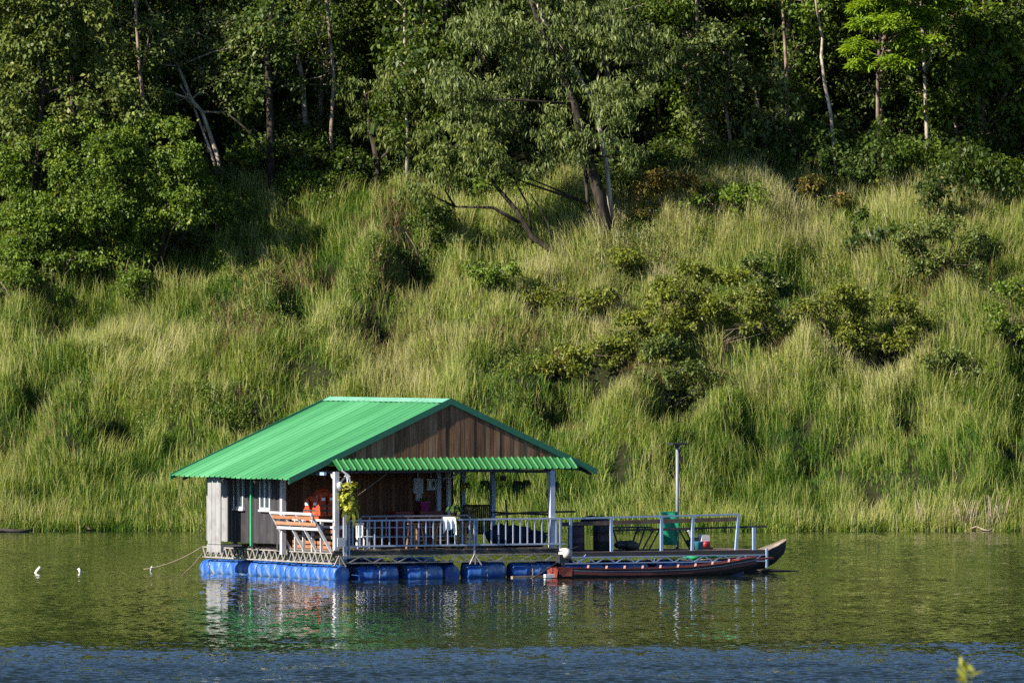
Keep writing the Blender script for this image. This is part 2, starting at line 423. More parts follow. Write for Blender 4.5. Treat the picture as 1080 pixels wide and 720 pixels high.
# ------------------------------------------------------------------ water
def water_mat():
    m = bpy.data.materials.new('lake_water')
    m.use_nodes = True
    nt = m.node_tree; L = nt.links.new
    b = nt.nodes['Principled BSDF']
    geo = nt.nodes.new('ShaderNodeNewGeometry')
    def noise(sc, st, det=2.0, rough=.5):
        mp = nt.nodes.new('ShaderNodeMapping'); mp.inputs['Scale'].default_value = st
        L(geo.outputs['Position'], mp.inputs['Vector'])
        n = nt.nodes.new('ShaderNodeTexNoise'); n.inputs['Scale'].default_value = sc
        n.inputs['Detail'].default_value = det; n.inputs['Roughness'].default_value = rough
        L(mp.outputs[0], n.inputs['Vector'])
        return n
    def math_(op, a, b_=None, c=None):
        n = nt.nodes.new('ShaderNodeMath'); n.operation = op
        for i, q in enumerate((a, b_, c)):
            if q is None: continue
            if isinstance(q, (int, float)): n.inputs[i].default_value = q
            else: L(q, n.inputs[i])
        return n.outputs[0]
    # ripple slopes: long crests across the view, several sizes
    n1 = noise(1.0, (3.6, 1.9, 1), 3, .6)
    n2 = noise(1.0, (.7, .26, 1), 2)
    n3 = noise(1.0, (1.6, .6, 1), 1)
    # the breeze ruffles the near water
    sep = nt.nodes.new('ShaderNodeSeparateXYZ'); L(geo.outputs['Position'], sep.inputs[0])
    edge = noise(1.0, (.11, .2, 1), 5, .65)
    yy = math_('MULTIPLY_ADD', edge.outputs['Fac'], 34.0, sep.outputs['Y'])
    mr = nt.nodes.new('ShaderNodeMapRange'); mr.interpolation_type = 'SMOOTHSTEP'
    mr.inputs[1].default_value = 235.0; mr.inputs[2].default_value = 205.0
    mr.inputs[3].default_value = 0.0; mr.inputs[4].default_value = 1.0
    L(yy, mr.inputs[0])
    patch = noise(1.0, (.02, .012, 1), 2)
    pr = nt.nodes.new('ShaderNodeMapRange'); pr.inputs[1].default_value = .35; pr.inputs[2].default_value = .65; pr.inputs[3].default_value = .7; pr.inputs[4].default_value = 1.25
    L(patch.outputs['Fac'], pr.inputs[0])
    amp = math_('MULTIPLY', math_('MULTIPLY_ADD', mr.outputs[0], WATER[1], WATER[0]), pr.outputs[0])
    a1 = math_('SUBTRACT', n1.outputs['Fac'], .5)
    a2 = math_('SUBTRACT', n2.outputs['Fac'], .5)
    bias = math_('MULTIPLY_ADD', mr.outputs[0], .21, .022)       # the sides of the ripples turned to the shore we look from show most
    sy = math_('SUBTRACT', math_('MULTIPLY', math_('MULTIPLY_ADD', a2, .4, a1), amp), bias)
    sx = math_('MULTIPLY', math_('MULTIPLY', math_('SUBTRACT', n3.outputs['Fac'], .5), amp), .35)
    cb = nt.nodes.new('ShaderNodeCombineXYZ'); L(sx, cb.inputs[0]); L(sy, cb.inputs[1]); cb.inputs[2].default_value = 1
    nm = nt.nodes.new('ShaderNodeVectorMath'); nm.operation = 'NORMALIZE'; L(cb.outputs[0], nm.inputs[0])
    L(nm.outputs[0], b.inputs['Normal'])
    b.inputs['Base Color'].default_value = (.006, .010, .006, 1)
    b.inputs['Roughness'].default_value = .02
    b.inputs['IOR'].default_value = 1.333
    b.inputs['Specular IOR Level'].default_value = .5
    return m
WATER = (.25, 1.3)
M['water'] = water_mat()
wm = MB()
wm.add([(-1500, -60, 0), (1500, -60, 0), (1500, 345, 0), (-1500, 345, 0)], [(0, 1, 2, 3)])
tag(wm.build('lake_water', M['water']), 'calm olive green lake water, ruffled blue by the breeze close by', 'water', kind='structure')

# ------------------------------------------------------------------ hillside
def make_hill():
    xs = np.concatenate([np.linspace(-320, -48, 35)[:-1], np.arange(-48, 48.01, .35), np.linspace(48, 320, 35)[1:]])
    ys = np.concatenate([np.arange(318, 352, .35), np.linspace(352, 400, 60), np.linspace(401, 700, 40)])
    X, Y = np.meshgrid(xs, ys)
    Z = ground(X, Y)
    V = np.stack([X, Y, Z], -1).reshape(-1, 3)
    ny, nx = X.shape
    i = np.arange(ny - 1)[:, None] * nx + np.arange(nx - 1)[None]
    fc = np.stack([i, i + 1, i + nx + 1, i + nx], -1).reshape(-1, 4)
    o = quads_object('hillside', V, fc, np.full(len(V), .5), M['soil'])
    o.data.polygons.foreach_set('use_smooth', np.ones(len(fc), bool))
    tag(o, 'steep earth hillside rising from the lake under the tall grass', 'hillside', kind='structure')
make_hill()

def make_near_bank():
    xs = np.linspace(-60, 60, 80); ys = np.linspace(-40, 66, 70)
    X, Y = np.meshgrid(xs, ys)
    Z = np.where(Y < 5, 5.9, np.where(Y < 48, 5.9 - (Y - 5) * .04, 4.18 - (Y - 48) * .33)) + .3 * (fbm(X * .3, Y * .3, 77) - .5)
    V = np.stack([X, Y, Z], -1).reshape(-1, 3)
    ny, nx = X.shape
    i = np.arange(ny - 1)[:, None] * nx + np.arange(nx - 1)[None]
    fc = np.stack([i, i + 1, i + nx + 1, i + nx], -1).reshape(-1, 4)
    o = quads_object('near_bank', V, fc, np.full(len(V), .5), M['soil'])
    tag(o, 'earth bank on the near shore below the weeds', 'bank', kind='structure')
make_near_bank()

# bushes of the slope: place and half size in the photograph's pixels
BUSHES = [
    (755, 318, 72, 40, 'large yellow green bush with shadowed underside in mid slope, right of the roof ridge', 'leaf_bush', 61, dict()),
    (670, 362, 44, 34, 'olive bush with rusty leaves below and left of the large yellow green one', 'leaf_bush', 62, dict()),
    (700, 400, 34, 30, 'dark lower bush reaching down the slope above the lamp pole', 'leaf_olive', 63, dict()),
    (884, 342, 52, 32, 'dark domed bush with a black hollow under it on the right slope', 'leaf_bush', 64, dict()),
    (958, 350, 40, 26, 'yellow leaved bush touching the dark domed bush on its right', 'leaf_bush', 65, dict()),
    (985, 268, 46, 32, 'shaded brown green bush below the forest at right', 'leaf_olive', 66, dict()),
    (1066, 338, 26, 32, 'bright leafy bush cut by the right edge of the picture', 'leaf_mid', 67, dict()),
    (703, 205, 40, 24, 'rusty orange leaved bush at the foot of the forest right of the weeping tree', 'leaf_rust', 68, dict()),
    (655, 276, 30, 14, 'low dark bush at the foot of the weeping tree trunk', 'leaf_bush', 69, dict()),
    (448, 250, 40, 26, 'dark green bush left of the leaning tree above a black hollow', 'leaf_dark', 70, dict()),
    (926, 246, 30, 26, 'bluish green glossy bush on the right slope under the acacia', 'leaf_dark', 71, dict(size=.2)),
    (984, 212, 22, 22, 'bush with yellow flowers near the forest edge at right', 'leaf_flower', 72, dict()),
    (866, 208, 36, 14, 'low yellowing bush at the foot of the crooked pale trunk', 'leaf_rust', 73, dict()),
    (600, 318, 46, 16, 'sparse low bush scattered in the pale grass above the roof ridge', 'leaf_bush', 74, dict(n_per=12)),
    (808, 292, 24, 18, 'small dark bush on top of the large yellow green bush', 'leaf_olive', 75, dict()),
    (770, 215, 46, 20, 'mid green bush in the grass under the glossy tree', 'leaf_mid', 76, dict()),
    (575, 385, 36, 14, 'thin low bush in the dry grass just above the roof', 'leaf_bush', 77, dict(n_per=12)),
    (70, 290, 50, 18, 'creeping green bush at the foot of the creeper mound', 'leaf_mid', 78, dict(size=.14)),
    (18, 298, 40, 22, 'dark creeping bush at the left edge of the picture under the corner tree', 'leaf_mid', 83, dict(size=.13)),
    (140, 302, 34, 13, 'ragged low bush where the creeper mound runs out into the grass', 'leaf_mid', 84, dict(size=.13, n_per=12)),
    (205, 262, 30, 14, 'dark low bush at the right foot of the creeper mound', 'leaf_dark', 85, dict(size=.13)),
    (1035, 268, 32, 16, 'olive bush on the right slope above the bright leafy one', 'leaf_olive', 86, dict()),
    (230, 225, 40, 18, 'dark leafy bush under the forked pale stems', 'leaf_mid', 79, dict(size=.14)),
    (330, 205, 40, 14, 'soft green bush at the foot of the bare pale trunk', 'leaf_mid', 80, dict(size=.14)),
    (520, 290, 26, 18, 'fresh green bush in the grass below the leaning tree', 'leaf_mid', 81, dict()),
    (1000, 390, 30, 14, 'small olive bush low on the right slope', 'leaf_olive', 82, dict()),
]
# ------------------------------------------------------------------ tall grass
rng = np.random.default_rng(3)

def edge_d(x):
    """how far up the slope the grass reaches before the forest, by place along the bank"""
    px = 540 + x / 345 * F
    return np.interp(px, [0, 150, 230, 300, 420, 560, 640, 760, 900, 1080], [17, 17.5, 19.5, 21, 21, 20, 20.5, 21.5, 22.5, 22])

def grass_blades(x, y, z, L, lean_amt, width, tint):
    n = len(x)
    az = rng.uniform(0, 2 * np.pi, n)
    lean = lean_amt * rng.uniform(.15, 1.0, n)
    # each patch of stalks leans its own way, mostly down the slope
    bx = .38 * (vnoise(x * .35, y * .3, 91) - .45); by = .3 * (vnoise(x * .3, y * .3, 92) - .6)
    dx = np.cos(az) * lean + bx; dy = np.sin(az) * lean + by
    base = np.stack([x, y, z], -1)
    d1 = np.stack([dx * .45, dy * .45, np.ones(n)], -1); d1 /= np.linalg.norm(d1, axis=1)[:, None]
    d2 = np.stack([dx * 1.15, dy * 1.15, .85 * np.ones(n)], -1); d2 /= np.linalg.norm(d2, axis=1)[:, None]
    d3 = np.stack([dx * 2.0, dy * 2.0, .62 - .75 * lean], -1); d3 /= np.linalg.norm(d3, axis=1)[:, None]
    p1 = base + d1 * (L * .45)[:, None]
    p2 = p1 + d2 * (L * .33)[:, None]
    p3 = p2 + d3 * (L * .25)[:, None]
    sa = rng.uniform(0, 2 * np.pi, n)
    s = np.stack([np.cos(sa), np.sin(sa) * .6, np.zeros(n)], -1) * (width / 2)[:, None]
    V = np.stack([base - s, base + s, p1 - s * .95, p1 + s * .95, p2 - s * .6, p2 + s * .6, p3 - s * .12, p3 + s * .12], 1).reshape(-1, 3)
    o = np.arange(n)[:, None, None] * 8
    f = np.array([[0, 1, 3, 2], [2, 3, 5, 4], [4, 5, 7, 6]])[None]
    Fc = (o + f).reshape(-1, 4)
    T = np.repeat(tint, 8)
    return V, Fc, T

def make_grass():
    tufts = 108000
    x = rng.uniform(-29, 26, tufts); y0 = rng.uniform(0, 1, tufts)
    ed = edge_d(x)
    d = -0.15 + y0 * (ed + 2.5)
    y = bank(x) + d
    # clumps: tall and short, gaps in hollows
    cl = fbm(x * .55, y * .45, 41)
    fine = vnoise(x * 1.5, y * 1.3, 51)
    keep = rng.uniform(0, 1, tufts) < np.where(d < 1.6, 1, np.clip(.22 + 1.7 * (cl - .24) + .6 * (fine - .4), .10, 1))
    for hx, hy, hr, hd in HOLLOWS:
        q = ((x - hx) / (hr * .8)) ** 2 + ((y - hy) / (hr * .7)) ** 2
        keep &= rng.uniform(0, 1, tufts) > .8 * np.exp(-q)
    for bx, by, brx, bry, *_ in BUSHES:
        b = gp(bx, min(by + bry, 545)); s_ = b.y / F
        q = ((x - b.x) / (brx * s_ * .9)) ** 2 + ((y - b.y - .5) / (brx * s_ * .55)) ** 2
        keep &= (q > 1) | (rng.uniform(0, 1, tufts) < .3)
    x, y, d, cl, fine, ed = [a[keep] for a in (x, y, d, cl, fine, ed)]
    h = .36 + .56 * np.clip((cl - .28) * 1.8, 0, 1) + .42 * (fine - .5)
    h = np.where(d < 1.4, .42 + .2 * fine, h)
    px = 540 + x / y * F
    z = ground(x, y)
    py = YH - (z - EYE) / y * F
    dry = .27 + .95 * (fbm(x * .22, y * .2, 61) - .5) + .35 * (fine - .5)
    dry += .14 * np.exp(-(((px - 640) / 260) ** 2 + ((py - 330) / 110) ** 2)) + .15 * np.exp(-(((px - 900) / 220) ** 2 + ((py - 230) / 60) ** 2))
    dry += .10 * np.exp(-(d / 1.6) ** 2) - .10 * np.exp(-(((px - 850) / 300) ** 2 + ((py - 500) / 60) ** 2))
    dry += -.12 * np.clip((440 - px) / 150, 0, 1) + .07 * np.clip((px - 380) / 120, 0, 1) * np.clip((470 - py) / 80, 0, 1)
    nb = 11
    n = len(x) * nb
    rep = lambda a: np.repeat(a, nb)
    ang = rng.uniform(0, 2 * np.pi, n); rad = .16 * np.sqrt(rng.uniform(0, 1, n))
    X = rep(x) + np.cos(ang) * rad; Y = rep(y) + np.sin(ang) * rad
    Z = ground(X, Y) - .04
    L = np.maximum(rep(h), .16) * rng.uniform(.4, 1.15, n)
    tint = np.clip(rep(dry + rng.normal(0, .13, len(x))) + rng.normal(0, .10, n), 0, .95)
    wd = rng.uniform(.012, .030, n)
    V, Fc, T = grass_blades(X, Y, Z, L, 1.0, wd, tint)
    # seed stalks, taller and paler
    k = rng.random(len(x)) < .55 * np.clip(dry + .35, 0, 1)
    xs = np.repeat(x[k], 3); ys = np.repeat(y[k], 3); hs = np.repeat(h[k], 3); ds = np.repeat(dry[k], 3)
    m = len(xs)
    xs = xs + rng.normal(0, .12, m); ys = ys + rng.normal(0, .12, m)
    V2, F2, T2 = grass_blades(xs, ys, ground(xs, ys), np.maximum(hs, .2) * rng.uniform(1.1, 1.75, m), .28, rng.uniform(.012, .022, m), np.clip(.62 + .35 * ds + rng.normal(0, .1, m), 0, 1))
    o = quads_object('tall_grass', np.concatenate([V, V2]), np.concatenate([Fc, F2 + len(V)]), np.concatenate([T, T2]), M['grass'])
    tag(o, 'tall wild grass covering the whole slope between lake and forest', 'grass', kind='stuff')
    # patches of dead brown stalks
    n = 14000
    x = rng.uniform(-28, 25, n); y = bank(x) + rng.uniform(.3, 1, n) * edge_d(x)
    zz = ground(x, y)
    px = 540 + x / y * F; py = YH - (zz - EYE) / y * F
    pt = np.clip((vnoise(x * .4, y * .5, 171) * .6 + vnoise(x * 1.1, y * 1.1, 172) * .4 - .62) * 3, 0, .5)
    for bx, by, rx, ry in [(770, 480, 60, 28), (735, 505, 40, 20), (410, 320, 30, 45), (255, 350, 30, 18), (300, 300, 40, 20), (1000, 300, 50, 24), (560, 360, 60, 16), (690, 395, 50, 20), (120, 500, 50, 12), (420, 225, 30, 12)]:
        pt = np.maximum(pt, .9 * np.exp(-((px - bx) / rx) ** 2 - ((py - by) / ry) ** 2))
    k = rng.uniform(0, 1, n) < pt
    x = np.repeat(x[k], 12); y = np.repeat(y[k], 12); m = len(x)
    x = x + rng.normal(0, .14, m); y = y + rng.normal(0, .14, m)
    V, Fc, T = grass_blades(x, y, ground(x, y), rng.uniform(.35, 1.0, m), 1.1, rng.uniform(.014, .03, m), np.clip(rng.normal(.45, .22, m), 0, 1))
    o = quads_object('dead_grass', V, Fc, T, M['dead_grass'])
    tag(o, 'patches of dead brown stalks among the green grass of the slope', 'grass', kind='stuff')
M['dead_grass'] = leaf_mat('dead_grass', [(.06, .045, .02), (.15, .105, .05), (.27, .20, .10)], trans=.25, rough=.8, spec=.1, objvar=0)
make_grass()

# ------------------------------------------------------------------ trees and bushes
def leaf_cloud(centers, radii, n_per, size, aspect, mode, rg, flat=.8):
    """leaf faces round clump centres -> verts, faces, tints.  mode: broad, hang, spray"""
    centers = np.asarray(centers, float); radii = np.asarray(radii, float)
    k = len(centers)
    c = np.repeat(centers, n_per, 0); r = np.repeat(radii, n_per)
    n = len(c)
    g = rg.normal(0, 1, (n, 3)); g /= np.linalg.norm(g, axis=1)[:, None]
    q = rg.uniform(0, 1, n) ** .45
    off = g * (q * r)[:, None]; off[:, 2] *= flat
    if mode == 'hang':
        off[:, 2] = -np.abs(off[:, 2]) * 1.5 + r * .4
    p = c + off
    L = size * rg.uniform(.6, 1.3, n)
    rnd = rg.normal(0, 1, (n, 3))
    if mode == 'hang':
        a = rnd * .5 + np.array([0.08, 0, -1.0])
    elif mode == 'spray':
        out = off.copy(); out[:, 2] *= .2
        a = out / (np.linalg.norm(out, axis=1)[:, None] + 1e-6) + rnd * .35 + np.array([0, 0, -.12])
    else:
        a = g * .6 + rnd * .6 + np.array([0, 0, -.35])
    a /= np.linalg.norm(a, axis=1)[:, None]
    up = rg.normal(0, .55 if mode != 'spray' else .25, (n, 3)) + np.array([-.2, -.3, .8])
    s = np.cross(a, up); s /= (np.linalg.norm(s, axis=1)[:, None] + 1e-9)
    nn = np.cross(s, a)
    W = L * aspect * rg.uniform(.8, 1.2, n)
    p1 = p + a * (L * .5)[:, None] + s * (W / 2)[:, None] + nn * (W * .15)[:, None]
    p3 = p + a * (L * .5)[:, None] - s * (W / 2)[:, None] + nn * (W * .15)[:, None]
    p2 = p + a * L[:, None] - np.array([0, 0, 1]) * (L * .12)[:, None]
    V = np.stack([p, p1, p2, p3], 1).reshape(-1, 3)
    Fc = np.arange(n * 4).reshape(-1, 4)
    ct = rg.normal(.42, .16, k)                       # each twig its own age of leaf
    T = np.clip(np.repeat(ct, n_per) + rg.normal(0, .14, n), 0, 1)
    return V, Fc, np.repeat(T, 4)

def blob_clumps(blobs, rg, spacing, shell=.55):
    """twig centres inside a crown of uneven lobes; most towards the outside, with gaps left between"""
    cs = []; rs = []
    for (cx, cy, cz, rx, ry, rz) in blobs:
        n = max(3, int(4.19 * rx * ry * rz / spacing ** 3))
        g = rg.normal(0, 1, (n, 3)); g /= np.linalg.norm(g, axis=1)[:, None]
        q = (shell + (1 - shell) * rg.uniform(0, 1, n)) * rg.uniform(.75, 1.12, n)
        cs.append(np.array([cx, cy, cz]) + g * q[:, None] * np.array([rx, ry, rz]))
        rs.append(spacing * rg.uniform(.45, .95, n))
    return np.concatenate(cs), np.concatenate(rs)

def limb_tubes(mb, trunk_pts, blobs, rnd, r0):
    """limbs from the trunk out to the lobes of the crown"""
    tp = [Vector(p) for p in trunk_pts]
    for (cx, cy, cz, rx, ry, rz) in blobs:
        c = Vector((cx, cy, cz - rz * .3))
        cand = [p for p in tp if p.z < cz] or tp[:1]
        s = min(cand, key=lambda p: (p - c).length + (cz - p.z) * .15)
        mid = s.lerp(c, .5) + Vector((rnd.uniform(-.2, .2), rnd.uniform(-.2, .2), rnd.uniform(-.05, .3)))
        mb.tube([s, mid, c], [r0, r0 * .7, r0 * .35], 5)
        for k in range(3):
            e = Vector((cx + rnd.uniform(-.8, .8) * rx, cy + rnd.uniform(-.8, .8) * ry, cz + rnd.uniform(-.2, .85) * rz))
            mb.tube([mid.lerp(c, .6), (mid + e) / 2 + Vector((0, 0, .12)), e], [r0 * .4, r0 * .28, r0 * .1], 4)

def make_tree(name, label, cat, group, loc, trunks, blobs, bark, leaf, size=.17, aspect=.6, mode='broad', n_per=26, spacing=.55, seed=1, limb=.05, part=('trunk', 'crown'), flat=.8, shell=.55):
    """trunks: list of (points, radii) and blobs: lobes, both relative to loc"""
    rg = np.random.default_rng(seed); rnd = random.Random(seed)
    root = thing(name, label, cat, loc, 0, group)
    mb = MB()
    allp = []
    for pts, rad in trunks:
        mb.tube(pts, rad, 8); allp += list(pts)
    limb_tubes(mb, allp, blobs, rnd, limb)
    mb.build(part[0], bark, root)
    cs, rs = blob_clumps(blobs, rg, spacing, shell)
    V, Fc, T = leaf_cloud(cs, rs, n_per, size, aspect, mode, rg, flat)
    quads_object(part[1], V, Fc, T, leaf, root)
    return root

def px_tree(name, label, base, trunk_px, blobs_px, bark, leaf, depth=1.0, ydepth=0.0, cat='tree', group=None, **kw):
    """a tree at its own place on the slope; trunk and lobes are read off the photograph at that distance"""
    b = gp(*base) if not isinstance(base, Vector) else base
    Y = b.y
    seed = kw.get('seed', 1); rnd = random.Random(seed * 31)
    tr = []
    for pts, rad in trunk_px:
        q = [pix(x, y, Y) - b + Vector((0, rnd.uniform(-.1, .1) * i, 0)) for i, (x, y) in enumerate(pts)]
        q[0] = q[0] + Vector((0, 0, -.25))
        tr.append((q, rad))
    s = Y / F
    bl = []
    for (x, y, rx, ry) in blobs_px:
        c = pix(x, y, Y) - b
        bl.append((c.x, c.y + ydepth + rnd.uniform(-.9, .7), c.z, rx * s, (rx + ry) / 2 * s * depth, ry * s))
    return make_tree(name, label, cat, group, b, tr, bl, bark, leaf, **kw)

def random_blobs(rnd, h0, h1, rad, n, rz=.9):
    bl = []
    for i in range(n):
        t = (i + .5) / n
        z = h0 + (h1 - h0) * t
        prof = math.sin(math.pi * (.12 + .82 * t)) ** .7
        a = i * 2.4 + rnd.uniform(-.5, .5)
        r = rad * prof * rnd.uniform(.35, .85)
        q = rnd.uniform(.8, 1.45)
        bl.append((math.cos(a) * r, math.sin(a) * r, z + rnd.uniform(-.4, .4), q, q, q * rz * rnd.uniform(.7, 1)))
    return bl

def template(name, label, group, leaf, bark, seed, h0=2.0, h1=13, rad=2.6, n=24, bend=.5, r0=.17, **kw):
    rnd = random.Random(seed)
    bl = random_blobs(rnd, h0, h1, rad, n)
    pts = [(0, 0, -.4)]; bx = by = 0
    for k in range(1, 7):
        bx += rnd.uniform(-bend, bend) * .6; by += rnd.uniform(-bend, bend) * .6
        pts.append((bx, by, h1 * .95 * k / 6))
    return make_tree(name, label, 'tree', group, (0, 0, 0), [(pts, [r0 * (1 - .13 * k) for k in range(7)])], bl, bark, leaf, seed=seed, **kw)

# the forest behind the edge: a few kinds, copied
GF = 'trees of the forest above the grass'
kinds = [
    template('forest_tree', 'dark broadleaf tree standing back in the shaded forest above the grassy slope', GF, M['leaf_dark'], M['bark_dark'], 11, n_per=17, size=.17, spacing=.56),
    template('forest_tree', 'dark broadleaf tree standing back in the shaded forest above the grassy slope', GF, M['leaf_dark'], M['bark_mid'], 12, h0=1.2, h1=12, rad=3.0, n=26, n_per=18, size=.15, spacing=.55),
    template('forest_tree', 'mid green bushy tree among darker ones in the forest above the grassy slope', GF + ', mid green', M['leaf_mid'], M['bark_mid'], 13, h0=1.0, h1=11, rad=2.8, n=26, n_per=18, size=.14, spacing=.54),
    template('forest_tree', 'olive green loose leaved tree among darker ones in the forest above the grassy slope', GF + ', olive', M['leaf_olive'], M['bark_pale'], 14, h0=2.5, h1=14, rad=2.6, n=22, n_per=18, size=.18, mode='hang', aspect=.35),
]
rf = random.Random(5)
used = [False] * 4
row_d = [1.5, 4.5, 8.0, 11.5, 15.5, 20, 25]
for ri, rd in enumerate(row_d):
    x = -34 + rf.uniform(0, 2)
    while x < 31:
        d = float(edge_d(np.array([x]))[0]) + rd + rf.uniform(-1.0, 1.0)
        px = 540 + x / 350 * F
        skip = ri == 0 and (rf.random() < .65 or 170 < px < 335 or 740 < px < 960 or abs(px - 625) < 45)
        if not skip:
            y = float(bank(x)) + d
            k = rf.choices([0, 1, 2, 3], [4, 4, 2, 1.4])[0]
            loc = (x, y, float(ground(x, y)))
            sc_ = rf.uniform(.85, 1.25); rz = rf.uniform(0, 6.28)
            if not used[k]:
                kinds[k].location = loc; kinds[k].rotation_euler[2] = rz; used[k] = True
            else:
                dup(kinds[k], loc, rz, scale=(sc_, sc_, sc_ * rf.uniform(.95, 1.15)))
        x += rf.uniform(2.6, 4.4) if ri < 4 else rf.uniform(3.5, 5.5)

# undergrowth shrubs along the forest edge, copied
def shrub(name, label, group, leaf, seed, r=.9, h=1.5, n=9, cat='shrub', **kw):
    rnd = random.Random(seed)
    bl = []
    for i in range(n):
        a = i * 2.4; q = r * math.sqrt((i + .3) / n)
        s_ = rnd.uniform(.38, .62) * r
        bl.append((math.cos(a) * q, math.sin(a) * q * .8, h * rnd.uniform(.45, .95) * (1 - .35 * (q / r) ** 2), s_, s_, s_ * .75))
    st = [([(0, 0, -.2), (rnd.uniform(-.1, .1), 0, h * .4), (rnd.uniform(-.3, .3), rnd.uniform(-.2, .2), h * .8)], [.035, .025, .012])]
    return make_tree(name, label, cat, group, (0, 0, 0), st, bl, M['bark_mid'], leaf, seed=seed, part=('stem', 'foliage'), limb=.016, **kw)
GS = 'shrubs under the trees along the forest edge'
sh = [shrub('shrub', 'dark green leafy shrub growing under the trees along the forest edge', GS, M['leaf_dark'], 21, r=1.1, h=1.8, n=10, size=.15, n_per=22, spacing=.4),
      shrub('shrub', 'mid green leafy shrub growing under the trees along the forest edge', GS + ', mid green', M['leaf_mid'], 22, r=1.0, h=1.5, n=9, size=.13, n_per=24, spacing=.38)]
us = [False, False]
for i in range(62):
    x = -27 + 53 * (i + rf.uniform(-.4, .4)) / 62
    d = float(edge_d(np.array([x]))[0]) + rf.uniform(.2, 4.5)
    y = float(bank(x)) + d
    k = 0 if rf.random() < .6 else 1
    loc = (x, y, float(ground(x, y)) - .1); s_ = rf.uniform(.7, 1.35)
    if not us[k]:
        sh[k].location = loc; us[k] = True
    else:
        dup(sh[k], loc, rf.uniform(0, 6.28), scale=(s_, s_, s_ * rf.uniform(.8, 1.3)))

# trees of the edge that the photograph shows one by one
px_tree('weeping_tree', 'big weeping tree with thick dark leaning trunk and drooping crown amid the forest edge', (645, 257),
        [([(645, 257), (632, 205), (618, 160), (606, 110), (590, 70), (570, 30), (556, -10)], [.27, .23, .19, .15, .12, .09, .06]),
         ([(630, 262), (620, 215), (616, 165), (622, 110), (640, 50), (650, -20)], [.09, .075, .065, .055, .045, .03])],
        [(560, 55, 42, 45), (640, 30, 50, 40), (600, 20, 40, 35), (520, 115, 45, 45), (480, 95, 34, 40), (585, 140, 34, 38), (648, 110, 34, 44), (545, 178, 38, 18),
         (690, 60, 30, 45), (510, 30, 45, 35), (612, 150, 24, 28), (595, 85, 26, 26), (500, 165, 28, 20), (665, 160, 18, 26)],
        M['bark_dark'], M['leaf_grey'], mode='hang', size=.21, aspect=.26, n_per=20, spacing=.49, seed=41, limb=.055, ydepth=-.1, shell=.3)
px_tree('pale_limb_tree', 'tall tree with bare pale upper limbs rising behind the weeping tree', (652, 250),
        [([(648, 250), (640, 180), (628, 110), (615, 90), (596, 55), (575, 25), (560, -15)], [.10, .10, .095, .095, .09, .08, .06]),
         ([(600, 60), (604, 25), (590, -15)], [.06, .05, .04])],
        [(575, -25, 45, 30), (620, -20, 40, 30), (560, -60, 50, 30), (640, -70, 50, 30)],
        M['bark_pale'], M['leaf_grey'], mode='hang', size=.24, aspect=.3, n_per=22, spacing=.5, seed=42, ydepth=.5)
px_tree('leaning_tree', 'small tree leaning far to the left out of the grass with bare dark lower limbs', (612, 273),
        [([(612, 273), (585, 266), (560, 249), (545, 222), (522, 195), (500, 160)], [.15, .135, .115, .09, .07, .04]),
         ([(548, 228), (520, 219), (480, 218)], [.075, .06, .035]), ([(562, 250), (556, 215), (540, 185), (520, 165)], [.05, .04, .03, .02]),
         ([(585, 266), (578, 235), (560, 205)], [.045, .035, .02])],
        [(470, 178, 30, 22), (512, 168, 28, 22), (440, 198, 26, 18), (495, 140, 28, 24), (455, 150, 24, 22)],
        M['bark_dark'], M['leaf_olive'], mode='hang', size=.2, aspect=.28, n_per=19, spacing=.42, seed=43)
px_tree('feathery_tree', 'small tree with short dark trunk and feathery yellow green crown left of the weeping tree', (398, 207),
        [([(398, 207), (398, 175), (396, 160), (390, 135), (385, 100)], [.15, .13, .12, .09, .05]), ([(397, 165), (415, 155), (440, 140)], [.07, .05, .03]), ([(396, 162), (410, 130), (425, 90)], [.07, .05, .03])],
        [(420, 92, 34, 24), (388, 118, 26, 28), (450, 112, 30, 30), (425, 140, 34, 20), (372, 98, 20, 20), (470, 95, 24, 28)],
        M['bark_dark'], M['leaf_olive'], mode='hang', size=.2, aspect=.28, n_per=24, spacing=.4, seed=44)
px_tree('pale_trunk_tree', 'slender tree with straight pale trunk bare almost to the top', (324, 184),
        [([(324, 184), (322, 130), (319, 85), (312, 50), (298, 20), (290, -15)], [.125, .115, .105, .09, .08, .06]), ([(318, 82), (330, 60), (345, 40)], [.04, .03, .02])],
        [(335, 25, 30, 26), (300, 5, 34, 22), (352, 70, 18, 22), (270, 20, 28, 24), (360, 20, 24, 26)],
        M['bark_pale'], M['leaf_dark'], size=.18, n_per=22, spacing=.5, seed=45)
px_tree('dark_trunk_tree', 'tall tree with straight black trunk just left of the pale bare one', (286, 206),
        [([(286, 206), (286, 150), (284, 100), (282, 50), (288, -10)], [.17, .16, .14, .12, .09]), ([(284, 158), (262, 138), (240, 120)], [.05, .04, .02])],
        [(265, 90, 24, 24), (290, 60, 26, 24), (250, 55, 28, 24), (310, 90, 16, 18), (280, 20, 34, 26)],
        M['bark_dark'], M['leaf_dark'], size=.17, n_per=22, spacing=.5, seed=46, ydepth=.4)
px_tree('forked_tree', 'tree with two thin pale stems leaning together to the left', (240, 198),
        [([(240, 198), (228, 160), (213, 118), (202, 105), (188, 70), (172, 35), (150, -5)], [.09, .085, .075, .07, .06, .05, .03]),
         ([(237, 198), (222, 160), (204, 112), (190, 90)], [.06, .055, .045, .03])],
        [(190, 62, 38, 26), (236, 84, 34, 26), (150, 92, 34, 26), (222, 34, 40, 24), (262, 40, 28, 26), (160, 40, 34, 28), (180, 106, 26, 14), (130, 60, 26, 24), (255, 112, 24, 16)],
        M['bark_pale'], M['leaf_grey'], size=.2, aspect=.45, n_per=22, spacing=.48, seed=47, ydepth=-.4)
